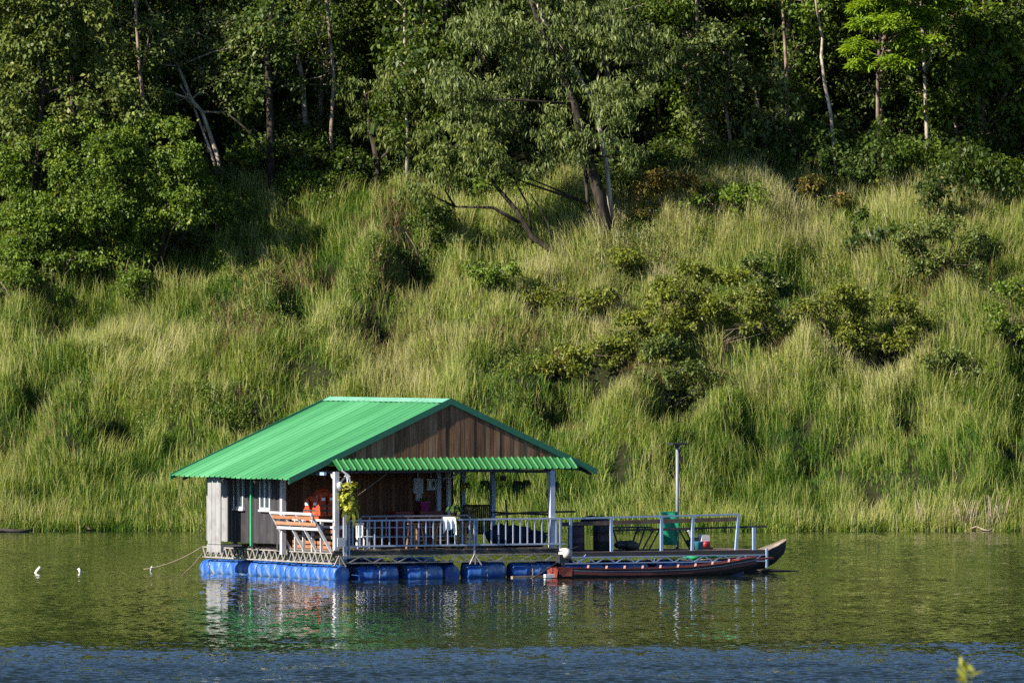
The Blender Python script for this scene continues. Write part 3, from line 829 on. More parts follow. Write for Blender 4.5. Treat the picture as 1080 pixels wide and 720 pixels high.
px_tree('corner_tree', 'brownish olive leaved tree at the top left corner of the forest', (30, 275),
        [([(30, 275), (38, 190), (45, 100), (50, 10)], [.12, .11, .09, .06])],
        [(40, 35, 46, 30), (95, 42, 34, 30), (15, 95, 30, 34), (20, 0, 50, 30), (85, 5, 40, 26), (60, 75, 26, 26), (110, 88, 30, 22), (82, 112, 28, 20), (135, 108, 26, 20), (20, 135, 24, 20)],
        M['bark_dark'], M['leaf_olive'], size=.19, n_per=24, spacing=.48, seed=48)
px_tree('creeper_thicket', 'broad mound of bright green creeper swallowing the trees at left of the forest edge', (125, 285),
        [([(110, 285), (100, 220), (95, 160)], [.1, .08, .05]), ([(170, 270), (175, 210), (180, 160)], [.09, .07, .05]), ([(55, 285), (60, 230), (62, 180)], [.09, .07, .05])],
        [(72, 178, 34, 30), (120, 160, 36, 32), (105, 215, 44, 30), (168, 180, 34, 34), (48, 232, 36, 30), (150, 232, 40, 28), (195, 215, 26, 26), (22, 262, 30, 22), (85, 262, 40, 22),
         (135, 268, 34, 16), (60, 140, 26, 22), (200, 165, 20, 24), (20, 220, 22, 26), (98, 132, 24, 18), (148, 136, 26, 20), (186, 134, 20, 18), (12, 170, 22, 30), (215, 190, 16, 14), (230, 215, 18, 12)],
        M['bark_dark'], M['leaf_mid'], cat='creeper', part=('stem', 'foliage'), size=.12, aspect=.65, n_per=24, spacing=.31, seed=49, depth=.8, shell=.35)
px_tree('bent_pole_tree', 'thin crooked pale trunk standing alone against the darkest gap of the forest', (884, 198),
        [([(884, 198), (880, 165), (876, 120), (870, 90), (866, 60), (868, 40), (862, 15), (858, -15)], [.075, .07, .068, .064, .06, .055, .05, .04])],
        [(850, 8, 24, 18), (872, -8, 26, 18), (846, -30, 30, 20), (862, 145, 9, 8)],
        M['bark_pale'], M['leaf_mid'], size=.2, n_per=16, spacing=.5, seed=50)
px_tree('acacia_tree', 'bright yellow green feathery acacia spreading in flat tiers at upper right', (1000, 172),
        [([(1000, 172), (995, 110), (985, 60), (970, 20), (960, -20)], [.16, .14, .11, .09, .06]), ([(990, 85), (955, 60), (915, 50)], [.07, .05, .03])],
        [(925, 30, 36, 12), (902, 52, 26, 10), (945, 66, 30, 11), (960, 20, 34, 14), (915, 8, 32, 12), (985, 0, 36, 14), (900, 72, 18, 8), (960, 45, 30, 10), (935, -10, 40, 12)],
        M['bark_dark'], M['leaf_bright'], mode='spray', size=.24, aspect=.3, n_per=40, spacing=.33, seed=51, flat=.45, ydepth=-4.6, shell=.2)
px_tree('large_leaved_tree', 'tree with large glossy rounded leaves at the right edge of the forest', (1040, 178),
        [([(1040, 178), (1042, 130), (1036, 80), (1045, 20)], [.14, .12, .1, .07])],
        [(1030, 82, 34, 26), (1062, 55, 30, 30), (1000, 62, 28, 24), (985, 112, 26, 18), (1068, 112, 20, 16), (1040, 25, 40, 24), (1010, 20, 26, 20), (965, 92, 20, 16), (1010, 105, 24, 14)],
        M['bark_mid'], M['leaf_mid'], size=.27, aspect=.7, n_per=18, spacing=.5, seed=52, ydepth=-.8)
px_tree('brown_stem_tree', 'slim brown stemmed sapling at far right of the forest edge', (1062, 168),
        [([(1062, 168), (1060, 120), (1061, 70), (1058, 20)], [.07, .065, .055, .04])],
        [(1070, 150, 10, 9), (1055, 20, 20, 16)], M['bark_pale'], M['leaf_mid'], size=.22, n_per=14, spacing=.45, seed=53, ydepth=-.9)
px_tree('short_stem_tree', 'pale thin stem with leafy tufts left of the brown sapling', (1010, 178),
        [([(1010, 178), (1008, 130), (1004, 95), (1002, 60)], [.075, .07, .06, .04])],
        [(995, 140, 14, 10), (1025, 145, 14, 12), (985, 158, 18, 12)], M['bark_pale'], M['leaf_mid'], size=.22, n_per=16, spacing=.42, seed=54, ydepth=-.9)
px_tree('glossy_tree', 'low branching tree of silvery glossy leaves between the weeping tree and dark gap', (790, 190),
        [([(775, 190), (772, 160), (765, 110), (770, 60)], [.09, .08, .07, .05]), ([(815, 185), (806, 140), (795, 90)], [.07, .06, .04])],
        [(770, 86, 32, 28), (806, 132, 28, 26), (742, 122, 24, 30), (752, 44, 32, 24), (812, 84, 20, 18), (735, 62, 24, 24), (785, 160, 22, 16), (832, 110, 14, 18), (748, 165, 16, 14)],
        M['bark_mid'], M['leaf_grey'], size=.2, aspect=.55, n_per=22, spacing=.44, seed=55)
for i_, (x0, x1, y0, bark_, yd, lab) in enumerate([
        (429, 427, 205, 'bark_pale', 2.5, 'thin pale trunk rising behind the small feathery tree'),
        (508, 500, 215, 'bark_mid', 3.0, 'slim brownish trunk showing through the weeping crown on its left'),
        (152, 143, 255, 'bark_mid', 3.5, 'thin brown trunk rising out of the creeper mound'),
        (352, 345, 195, 'bark_mid', 2.0, 'slim brown trunk just right of the straight bare pale one'),
        (742, 735, 190, 'bark_mid', 3.5, 'thin brown trunk left of the glossy tree'),
        (832, 826, 190, 'bark_mid', 2.0, 'slim brown trunk between the glossy tree and the crooked pale pole'),
        (978, 972, 185, 'bark_pale', 1.0, 'thin pale trunk in the shade under the acacia'),
        (925, 930, 190, 'bark_mid', 2.5, 'slim brown trunk in the dark gap under the acacia'),
        (78, 66, 270, 'bark_mid', 2.2, 'slim brown trunk among the creepers near the corner tree')]):
    b_ = gp(x0, y0); b_ = Vector((b_.x, b_.y + yd - 1.5, float(ground(b_.x, b_.y + yd - 1.5))))
    rr = random.Random(300 + i_)
    py0 = YH - (b_.z - EYE) / b_.y * F
    px_tree('slim_tree', lab, b_, [([(540 + b_.x / b_.y * F, py0), (x0 + rr.uniform(-3, 3), 140), (x0 * .5 + x1 * .5 + rr.uniform(-4, 4), 80), (x1, 10), (x1 - 3, -60)], [.085, .075, .07, .055, .035])],
            [(x1 - 18, -10, 22, 16), (x1 + 20, -30, 26, 18), (x1, -62, 30, 20), (x1 + rr.choice([-14, 14]), 62, 12, 9), (x1 + rr.choice([-12, 14]), 28, 14, 10)],
            M[bark_], M[rr.choice(['leaf_mid', 'leaf_olive', 'leaf_dark'])], size=.18, n_per=15, spacing=.45, seed=320 + i_, limb=.03)
px_tree('twin_dark_tree', 'pair of slim black stems in the shade right of the weeping tree', (695, 178),
        [([(700, 176), (696, 120), (690, 60), (688, -10)], [.12, .11, .1, .08]), ([(685, 176), (680, 130), (668, 80)], [.07, .06, .04])],
        [(705, 105, 20, 24), (722, 30, 26, 26), (680, 20, 28, 26), (712, 150, 16, 14)], M['bark_dark'], M['leaf_dark'], size=.19, n_per=22, spacing=.5, seed=56, ydepth=.5)

# broad leaved weeds mixed into the grass
def make_weeds():
    rg = np.random.default_rng(8)
    n = 22000
    x = rg.uniform(-28, 25, n); d = rg.uniform(.3, 1, n) * (edge_d(x) + 1)
    y = bank(x) + d
    pt = vnoise(x * .5, y * .45, 141) * .6 + vnoise(x * 1.3, y * 1.2, 142) * .4
    k = rg.uniform(0, 1, n) < np.clip((pt - .48) * 4, 0, .9)
    x, y = x[k], y[k]
    c = np.stack([x, y, ground(x, y) + rg.uniform(.2, .75, len(x))], -1)
    V, Fc, T = leaf_cloud(c, rg.uniform(.15, .34, len(x)), 13, .105, .45, 'broad', rg)
    o = quads_object('weeds', V, Fc, T, M['leaf_weed'])
    tag(o, 'low leafy weeds mixed through the tall grass of the slope', 'weeds', kind='stuff')
M['leaf_weed'] = leaf_mat('leaf_weed', [(.03, .055, .010), (.075, .115, .018), (.15, .185, .03), (.24, .21, .07)], [0, .4, .8, 1], objvar=0)
make_weeds()

# bushes on the slope, each at its own place
def bush(px, py, rx, ry, label, leaf, seed, name='bush', **kw):
    leaf = M[leaf]
    b = gp(px, min(py + ry, 545))
    s = b.y / F
    rnd = random.Random(seed)
    W = rx * s; Hh = 2 * ry * s
    n = max(7, int(11 * rx * ry / 900))
    bl = []
    for i in range(n):
        a = rnd.uniform(0, 6.28); q = math.sqrt(rnd.random())
        x = math.cos(a) * q * W * .85; y = math.sin(a) * q * W * .45
        z = .15 + Hh * (rnd.uniform(.15, 1.0)) * (1 - .45 * (x / W) ** 2) + max(0, y) * .5
        t = rnd.uniform(.36, .58)
        bl.append((x, y, z, t * 1.25 * rnd.uniform(.6, 1.2), t, t * .6 * rnd.uniform(.7, 1.3)))
    for i in range(n // 2):                            # stray sprays round the skirt
        a = rnd.uniform(0, 6.28)
        bl.append((math.cos(a) * W * rnd.uniform(.9, 1.25), math.sin(a) * W * .4, Hh * rnd.uniform(.1, .5), .22, .2, .16))
    st = []
    for k in range(3):
        e = Vector((rnd.uniform(-.6, .6) * W, rnd.uniform(-.2, .3) * W, Hh * .6))
        st.append(([(e.x * .15, 0, -.25), e * .5, e], [.04, .028, .012]))
    arg = dict(size=.14, aspect=.55, n_per=13, spacing=.25, limb=.014, part=('stem', 'foliage'), shell=.3)
    arg.update(kw)
    return make_tree(name, label, 'bush', None, b, st, bl, M['bark_mid'], leaf, seed=seed, **arg)

for a_ in BUSHES:
    bush(*a_[:-1], **a_[-1])

# ------------------------------------------------------------------ the houseboat (u along its front, v towards the back, w up from the water)
TH = R(27.0)
OX, OY = -5.2, 264.0
def W(u, v, w_):
    return Vector((OX + u * math.cos(TH) - v * math.sin(TH), OY + u * math.sin(TH) + v * math.cos(TH), w_))

HB = thing('houseboat', 'floating wooden raft house with bright green roof riding on blue barrels', 'houseboat', (OX, OY, 0), TH)
rb = random.Random(17)

# --- barrels
def barrel(L, r, tint, axis, c):
    h = L / 2
    pr = [(r * .80, -h), (r * .93, -h), (r * .99, -h + .05), (r, -h * .42), (r * 1.045, -h * .37), (r * 1.045, -h * .31), (r, -h * .27),
          (r, h * .27), (r * 1.045, h * .31), (r * 1.045, h * .37), (r, h * .42), (r * .99, h - .05), (r * .93, h), (r * .80, h)]
    m = MB(); m.tint = tint
    m.lathe(pr, c, axis, 22)
    return m
def place_barrel(u, v, axis, L=1.26, r=.275, w_=.155, tint=None):
    m = barrel(L, r, rb.choice([.12, .25, .3, .4, .5, .62]) if tint is None else tint, axis, (0, 0, 0))
    o = m.build('barrel', M['barrel'], HB)
    o.location = (u + rb.uniform(-.02, .02), v, w_ + rb.uniform(-.025, .02))
    o.rotation_euler = (rb.uniform(-.02, .02), rb.uniform(-.02, .02), rb.uniform(-.03, .03))
for k in range(14):                                   # the left side: short drums end to end
    place_barrel(.22, -.02 + .665 * k + .32, (0, 1, 0), L=.65, tint=[.30, .40, .22, .5, .35, .25, .62, .45, .3, .72, .30, .66, .95, .38][k])
for u0, u1 in ((.78, 2.08), (2.39, 3.52), (4.33, 5.62), (5.87, 7.16), (7.6, 8.9), (9.1, 10.4), (10.75, 12.05), (12.3, 13.6)):
    place_barrel((u0 + u1) / 2, .22, (1, 0, 0), L=u1 - u0)
place_barrel(3.93, .75, (0, 1, 0), L=1.2, r=.27, w_=.12)
for u in (1.6, 3.3, 5.0, 6.7):
    place_barrel(u, 3.6, (1, 0, 0)); place_barrel(u, 8.3, (1, 0, 0))
for u in (8.4, 10.2, 12.0):
    place_barrel(u, 2.1, (1, 0, 0))

# --- floor frame and truss
m = MB(); m.tint = .5
for k in range(38):                                   # floor planks, laid from front to back
    u0 = -.05 + k * .194
    m.box((u0, -.06 + rb.uniform(0, .03), .845), (u0 + .185, 8.3, .88 + rb.uniform(0, .004)), tint=rb.random())
m.build('deck', M['deck_wood'], HB)
m = MB()
m.box((-.06, -.04, .72), (7.36, .03, .843)); m.box((-.06, 8.2, .72), (7.36, 8.28, .843))
m.box((-.06, .035, .74), (.03, 8.195, .843)); m.box((7.28, .035, .72), (7.36, 8.195, .843))
for v in (1.5, 3.0, 4.5, 6.0): m.box((.035, v, .74), (7.275, v + .08, .842))
m.build('floor_beam', M['beam_dark'], HB)
m = MB()
for k in range(23):                                   # lower deck at right
    v0 = -.03 + k * .105
    m.box((7.42, v0, .70), (14.32, v0 + .098, .735 + rb.uniform(0, .004)), tint=rb.random())
m.build('lower_deck', M['deck_wood'], HB)
m = MB()
m.box((7.4, -.09, .60), (14.35, -.035, .73)); m.box((7.4, 2.40, .60), (14.35, 2.46, .73)); m.box((14.33, -.034, .60), (14.39, 2.399, .73))
m.build('floor_beam', M['beam_dark'], HB)

def zigzag(pts, mm, r=.016):
    for a, b in zip(pts[:-1], pts[1:]):
        m.bar(a, b, r * 2, tint=rb.random())
m = MB()
m.bar((.02, -.06, .50), (7.3, -.06, .50), .035); m.bar((.02, -.06, .70), (7.3, -.06, .70), .03)
n = 18
zigzag([(.02 + 7.28 * k / n, -.06, .50 if k % 2 else .70) for k in range(n + 1)], m)
for u in (.1, 4.55):                                  # tripod struts down to the barrels
    m.bar((u, -.1, .72), (u - .18, -.14, .42), .035); m.bar((u, -.1, .72), (u + .2, -.14, .40), .035); m.bar((u, -.1, .72), (u, -.14, .42), .03)
m.build('front_truss', M['steel'], HB)
m = MB()
for uu in (-.1, .3):
    m.bar((uu, -.05, .49), (uu, 8.9, .49), .035); m.bar((uu, -.05, .79), (uu, 8.9, .79), .03)
    n = 46
    zigzag([(uu, -.05 + 8.95 * k / n, .49 if k % 2 else .79) for k in range(n + 1)], m, .015)
for k in range(24):
    v = .1 + k * .37
    m.bar((-.1, v, .79), (.3, v + .18, .49), .022); m.bar((.3, v, .79), (-.1, v + .18, .49), .022)
m.build('side_truss', M['steel'], HB)
m = MB()
m.bar((7.45, -.1, .40), (14.3, -.1, .40), .03); m.bar((7.45, -.1, .585), (14.3, -.1, .585), .03)
n = 20
zigzag([(7.6 + 6.6 * k / n, -.1, .40 if k % 2 else .585) for k in range(n + 1)], m, .014)
m.bar((8.0, -.1, .40), (8.25, -.1, .66), .025); m.bar((7.75, -.1, .62), (8.15, -.1, .40), .025); m.bar((10.55, -.1, .40), (10.55, -.1, .585), .025)
m.build('deck_truss', M['blue_paint_and_shade'], HB)

# --- roof: slopes as folded metal sheet
RU, RW = 4.02, 5.25
SL = .4327
def roof_sheet(u_out, v0, v1, sgn):
    m = MB()
    prof = []
    v = v0
    per = .36
    k = 0
    while v < v1 - .01:
        for dv, h in ((0, .0), (.05, .0), (.08, .045), (.12, .045), (.15, .0)):
            if v + dv <= v1: prof.append((v + dv, h))
        v += per
    prof.append((v1, 0))
    rows = 5
    vs = []; fs = []; ts = []
    for side in (0, -.02):
        for i in range(rows):
            t = i / (rows - 1)
            u = RU + (u_out - RU) * t
            ww = RW - abs(u - RU) * SL
            for vv, h in prof:
                vs.append((u, vv, ww + h + side + .012 * math.sin(vv * 1.7 + u)))
    n = len(prof)
    for i in range(rows - 1):
        for j in range(n - 1):
            a = (i * n + j, i * n + j + 1, (i + 1) * n + j + 1, (i + 1) * n + j)
            fs.append(a if sgn > 0 else a[::-1])
            b = tuple(x + rows * n for x in a)
            fs.append(b[::-1] if sgn > 0 else b)
    e = (rows - 1) * n
    for j in range(n - 1):                            # the open edge at the eave
        fs.append((e + j, e + j + 1, e + j + 1 + rows * n, e + j + rows * n))
    m.add(vs, fs)
    # each sheet (three ribs wide) has weathered its own way
    shade = [rb.random() for _ in range(60)]
    m.t = [shade[int((p[1] - v0) / 1.08)] for p in m.v]
    return m
rl = roof_sheet(-1.27, .42, 8.65, 1).build('roof_slope', M['roof_green'], HB)
rr = roof_sheet(8.86, .42, 8.65, -1).build('roof_slope', M['roof_green'], HB)
m = MB()
for s_ in (-1, 1):
    m.add([(RU, .40, RW + .055), (RU, 8.70, RW + .055), (RU + s_ * .24, 8.70, RW - .06), (RU + s_ * .24, .40, RW - .06)], [(0, 1, 2, 3) if s_ > 0 else (3, 2, 1, 0)])
m.tint = .9
m.build('ridge_cap', mat('ridge_cap', [(.06, .26, .14), (.20, .36, .27)], .4, .5, scale=1.2), HB)
def barge(v0, u_out):
    m = MB()
    wo_ = RW - abs(u_out - RU) * SL
    s_ = 1 if u_out > RU else -1
    m.prism([(RU, v0, RW + .07), (u_out, v0, wo_ + .05), (u_out, v0, wo_ - .13), (RU, v0, RW - .12)], (0, .03, 0))
    return m
for v0 in (.385, 8.655):
    for u_out in (-1.29, 8.88):
        barge(v0, u_out).build('barge_board', M['trim_green'], HB)
m = MB()
for u in np.linspace(-1.0, 8.6, 11):                  # purlins under the sheets
    ww = RW - abs(u - RU) * SL - .09
    m.bar((u, .45, ww), (u, 8.6, ww), .06, .05)
for v in (.62, 2.97, 5.2, 8.0):                       # rafters
    m.bar((RU, v, RW - .15), (-1.2, v, RW - .15 - 5.22 * SL), .06, .08); m.bar((RU, v, RW - .15), (8.8, v, RW - .15 - 4.78 * SL), .06, .08)
m.build('roof_frame', M['beam_dark'], HB)
m = MB(); m.tint = .5
m.bar((-.25, 2.9, 3.12), (-.25, .12, 3.12), .08, .09); m.bar((-.2, 2.2, 3.14), (7.2, 2.2, 3.14), .06, .08)
m.bar((7.2, .1, 3.13), (7.2, 6.0, 3.08), .08, .09); m.bar((.12, 1.35, 3.13), (-.3, 1.35, 3.13), .06, .07)
m.build('tie_beam', M['blue_paint_and_shade'], HB)
m = MB(); m.bar((.1, .08, 3.16), (7.25, .08, 3.16), .06, .06); m.build('awning_beam', M['beam_dark'], HB)

# --- gable of upright boards
m = MB()
u = -.35
while u < 8.3:
    wd = rb.uniform(.13, .18)
    u2 = min(u + wd - .008, 8.3)
    f0 = RW - .13 - abs(u - RU) * SL; f1 = RW - .13 - abs(u2 - RU) * SL
    lo = 3.50
    if min(f0, f1) > lo + .03:
        v0 = .432 + rb.uniform(0, .012)
        m.prism([(u, v0, lo), (u2, v0, lo), (u2, v0, f1), (u, v0, f0)], (0, .02, 0), tint=rb.random())
    u += wd
m.build('gable', M['gable_wood'], HB)
m = MB()
m.bar((-.15, .447, 3.425), (8.2, .447, 3.425), .025, .14)
m.build('gable_beam', M['trim_green'], HB)

# --- awning of ribbed sheet
m = MB()
prof = []
u = .10
while u < 8.05:
    for du, h in ((0, 0), (.115, 0), (.135, .038), (.16, .038), (.18, 0)):
        prof.append((min(u + du, 8.08), h))
    u += .215
n = len(prof)
vs = []
for side in (0, -.012):
    for t in (0, 1):
        for uu, h in prof:
            vs.append((uu, .435 - .50 * t, 3.55 - .33 * t + h + side))
fs = []
for j in range(n - 1):
    fs.append((j, n + j, n + j + 1, j + 1)); fs.append((2 * n + j, 2 * n + j + 1, 3 * n + j + 1, 3 * n + j)); fs.append((n + j, 3 * n + j, 3 * n + j + 1, n + j + 1))
m.add(vs, fs)
m.build('awning', M['awning_green'], HB)

# --- posts
def post(u, v, w0, w1, a=.13, mt='white_paint', tint=.5):
    m = MB(); m.tint = tint
    m.box((u - a / 2, v - a / 2, w0), (u + a / 2, v + a / 2, w1))
    return m.build('post', M[mt], HB)
post(.06, .03, .84, 3.17, .14)
post(7.2, .08, .84, 3.17, .15, 'shaded_white')  # white post, roof shade put into its bluish colour
post(7.2, 3.95, .881, 3.10, .13, 'blue_paint_and_shade')  # white post, its blue is painted-in roof shade
post(7.2, 5.95, .881, 3.05, .13, 'blue_paint_and_shade')  # likewise white, with the roof shade painted in as blue
post(4.86, 2.93, .881, 3.2, .13, 'shaded_white')
post(5.14, 2.80, .881, 3.2, .11, 'white_paint')
post(-.29, 2.90, .70, 2.98, .14)
for a_, b_ in (((.1, .03, 2.75), (.1, .45, 3.12)), ((.13, .03, 2.8), (.45, .03, 3.12)), ((5.14, 2.8, 2.85), (5.5, 2.8, 3.12)), ((4.9, 2.7, 2.85), (4.9, 2.3, 3.1))):
    m = MB(); m.bar(a_, b_, .05); m.build('post_brace', M['white_paint'], HB)

# --- walls of upright boards
def board_wall(name, p, q, w0, w1, mt, th=.025, wd0=.14, topf=None):
    m = MB()
    p = Vector((*p, 0)); q = Vector((*q, 0)); L = (q - p).length; d = (q - p) / L; nrm = Vector((d.y, -d.x, 0))
    t = 0
    while t < L - .01:
        wd = min(rb.uniform(wd0 * .9, wd0 * 1.15), L - t)
        a = p + d * t; b = p + d * (t + wd - .006)
        o = nrm * rb.uniform(0, .01)
        top = w1 if topf is None else topf(t)
        m.prism([a + o + Vector((0, 0, w0 + rb.uniform(-.015, .0))), b + o + Vector((0, 0, w0)), b + o + Vector((0, 0, top)), a + o + Vector((0, 0, top))], -nrm * th, tint=rb.random())
        t += wd
    return m.build(name, M[mt], HB)
board_wall('front_wall', (-.2, 2.98), (4.8, 2.98), .885, 3.3, 'dark_wood')
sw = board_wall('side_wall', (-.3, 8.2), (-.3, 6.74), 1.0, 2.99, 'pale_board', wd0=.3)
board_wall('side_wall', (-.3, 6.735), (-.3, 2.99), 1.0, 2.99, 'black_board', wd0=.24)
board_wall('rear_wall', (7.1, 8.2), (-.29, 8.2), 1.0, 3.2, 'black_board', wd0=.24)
board_wall('inner_wall', (4.95, 6.42), (7.12, 6.42), .885, 3.1, 'dark_wood')
board_wall('inner_wall', (4.92, 3.02), (4.92, 6.40), .885, 3.2, 'dark_wood')
scr = board_wall('pale_screen', (-1.0, 6.62), (-1.0, 5.72), .94, 2.98, 'pale_board', th=.03, wd0=.24)
m = MB(); m.tint = .6
m.box((-1.02, 5.68, .70), (-.92, 6.66, .92)); m.build('screen_sill', M['pale_board'], HB)
for v_ in (5.75, 6.6):
    for w_ in (.9, 2.9):
        m = MB(); m.tint = .6; m.bar((-.95, v_, w_), (-.3, v_, w_), .05); m.build('screen_arm', M['pale_board'], HB)
m = MB(); m.tint = .2
for v in (3.2, 4.94, 6.2, 7.6): m.box((-.34, v - .05, .80), (-.25, v + .05, .998))
m.build('wall_stub', M['beam_dark'], HB)
m = MB(); m.bar((-.37, 4.94, .9), (-.37, 4.94, 2.99), .05); m.build('green_batten', M['green_paint'], HB)
# loft boards closing the side under the roof
for v0, v1 in ((5.50, 6.20), (3.64, 4.36)):           # two windows
    fr = MB(); fr.tint = .6
    vc = (v0 + v1) / 2
    for a, b in (((v0, 2.0), (v0 + .06, 2.97)), ((v1 - .06, 2.0), (v1, 2.97)), ((vc - .04, 2.06), (vc + .04, 2.97))):
        fr.box((-.375, a[0], a[1]), (-.312, b[0], b[1]))
    fr.box((-.375, v0 + .061, 2.0), (-.312, v1 - .061, 2.06)); fr.box((-.40, v0 - .03, 1.94), (-.312, v1 + .03, 1.998))
    wn = fr.build('window', M['white_paint'], HB)
    gl = MB(); gl.box((-.335, v0 + .062, 2.062), (-.325, vc - .042, 2.97)); gl.box((-.335, vc + .042, 2.062), (-.325, v1 - .062, 2.97))
    gl.build('pane', M['glass'], wn)

# --- railings
def railing(u0, u1, v, w0, w1, n, mt='shaded_white', base=.88):
    m = MB(); m.tint = .5
    m.bar((u0, v, w1), (u1, v, w1), .05, .05); m.bar((u0, v, w0), (u1 + .15, v, w0), .05, .05)
    for k in range(n):
        u = u0 + (u1 - u0) * (k + .5) / n
        m.bar((u, v, w0 + .025), (u, v, w1 - .025), .036, .036, up=(0, 1, 0), tint=rb.random())
    for u in (u0, (u0 + u1) * .58, u1):
        m.bar((u, v, base - .25), (u, v, w1 + .02), .055, .055, up=(0, 1, 0))
    return m.build('railing', M[mt], HB)
railing(.46, 7.42, -.02, .99, 1.74, 29)
m = MB(); m.tint = .7                                 # white stub and boards at the front left corner
m.box((.26, -.06, .62), (.38, .04, 1.98)); m.box((.05, -.1, .98), (.30, -.07, 1.25)); m.bar((-.05, .0, 1.55), (.3, .0, 1.55), .06, .1)
m.build('corner_stub', M['white_paint'], HB)
m = MB(); m.tint = .6                                 # left side railing
for w_ in (1.74, 1.55): m.bar((-.02, .0, w_), (-.02, 2.8, w_), .05, .06)
for v in (.75, 1.35, 1.95, 2.5): m.bar((-.06, v, .80), (-.06, v, 1.72), .09, .05, up=(0, 1, 0))
m.build('side_railing', M['white_paint'], HB)
m = MB()
for w_ in (1.42, 1.25, 1.08, .95): m.bar((-.01, .1, w_), (-.01, 2.8, w_), .03, .095, tint=rb.random())
m.build('side_slat', M['slat_wood'], HB)
m = MB(); m.tint = .6                                 # the bench back leaning out over the water
top = []
for k, v in enumerate((.12, 1.12, 1.95, 2.86)):
    m.bar((-.03, v, .80), (-.66, v + .1, 1.93), .07, .06, up=(0, 1, 0))
m.bar((-.66, .15, 1.94), (-.66, 3.0, 1.94), .06, .07); m.bar((-.42, .18, 1.50), (-.42, 2.98, 1.50), .07, .09)
m.build('bench_back', M['white_paint'], HB)
m = MB()
for f_ in (.74, .90): m.bar((-.06 - .62 * f_, .16, .80 + 1.13 * f_), (-.06 - .62 * f_, 2.95, .80 + 1.13 * f_), .03, .10, tint=rb.random())
m.build('bench_slat', M['slat_wood'], HB)
# right deck railing
m = MB(); m.tint = .5
m.bar((7.55, .03, 1.73), (13.5, .03, 1.80), .05, .05)
for u, t in ((7.42, .05), (7.8, .0), (9.18, -.02), (10.86, 0), (11.9, .03)):
    m.bar((u, .03, .60), (u + t, .03, 1.76), .085, .06, up=(0, 1, 0))
m.bar((13.38, .03, .62), (13.48, .03, 1.80), .085, .06, up=(0, 1, 0))
m.build('deck_railing', M['blue_paint_and_shade'], HB)
m = MB(); m.tint = .2
m.bar((7.5, .14, 1.56), (13.55, .14, 1.66), .03, .12); 
m.build('deck_rail_board', M['deck_wood'], HB)
m = MB(); m.tint = .2
m.bar((9.3, .25, 1.36), (14.42, .02, 1.43), .05, .06)
m.build('deck_rail_pole', M['beam_dark'], HB)
m = MB(); m.tint = .5
m.bar((13.98, -.02, .42), (13.98, -.02, 1.40), .10, .06, up=(0, 1, 0)); m.bar((14.36, -.12, .20), (14.36, -.12, .78), .06, .05, up=(0, 1, 0))
m.build('deck_post', M['blue_paint_and_shade'], HB)
# far side railing of dark wood
m = MB(); m.tint = .3
m.bar((7.2, 3.95, 2.06), (7.2, 5.95, 2.02), .05); m.bar((7.2, 3.95, 1.2), (7.2, 5.95, 1.2), .05)
for k in range(15):
    v = 4.05 + 1.8 * k / 14
    m.bar((7.2, v, 1.2), (7.2, v, 2.04), .04, .04, up=(0, 1, 0))
m.build('rear_railing', M['deck_wood'], HB)
m = MB(); m.bar((7.2, 3.95, 1.85), (7.2, .05, 1.85), .05, .05); m.bar((7.2, 3.95, 1.3), (7.2, .05, 1.3), .04, .04); m.build('right_railing', M['beam_dark'], HB)
m = MB(); m.tint = .8
m.box((.5, -.012, 1.83), (4.6, .12, 1.86)); m.build('rail_shelf', M['deck_wood'], HB)

# ------------------------------------------------------------------ things aboard
def at_(u, v, w_): return W(u, v, w_)
def solo(mb, name, m, loc, label, cat, group=None, rot=0.0):
    o = mb.build(name, m, None, loc, TH + rot)
    return tag(o, label, cat, group)

def leafy(name, label, cat, loc, mt, n, L, wd, seed, droop=.6, up=.7, group=None, spread=.05, pot=None, hang=None, potmat='black'):
    """a small plant of arching strap leaves, with its pot or hanger"""
    rnd = random.Random(seed)
    root = thing(name, label, cat, loc, TH, group)
    m = MB()
    for i in range(n):
        a = rnd.uniform(0, 6.28); l_ = L * rnd.uniform(.55, 1.15); e = rnd.uniform(.2, 1) * droop
        d = Vector((math.cos(a), math.sin(a), 0)); s = Vector((-d.y, d.x, 0)); nw = .38 if hang else 1.0
        o = d * spread * rnd.random()
        pts = [o, o + d * l_ * .3 * nw + Vector((0, 0, l_ * up * .45)), o + d * l_ * .65 * nw + Vector((0, 0, l_ * (up * .55 - e * .25))), o + d * l_ * .9 * nw + Vector((0, 0, l_ * (up * .35 - e)))]
        ws = [.5, 1, .8, .1]
        vs = []
        for p, ww in zip(pts, ws): vs += [p - s * wd * ww / 2, p + s * wd * ww / 2]
        m.add(vs, [(0, 1, 3, 2), (2, 3, 5, 4), (4, 5, 7, 6)], tint=rnd.random())
    m.build('foliage', M[mt], root)
    if pot:
        r0, h = pot
        p = MB(); p.lathe([(r0 * .7, -h), (r0 * .95, -.03), (r0 * 1.08, -.03), (r0 * 1.08, 0), (r0 * .9, 0), (r0 * .85, -.04)], (0, 0, 0), n=14)
        p.build('pot', M[potmat], root)
    if hang:
        h = MB()
        for k in range(3):
            a = k * 2.1
            h.bar((math.cos(a) * .08, math.sin(a) * .08, -.02), (0, 0, hang), .012)
        h.build('hanger', M['black'], root)
    return root

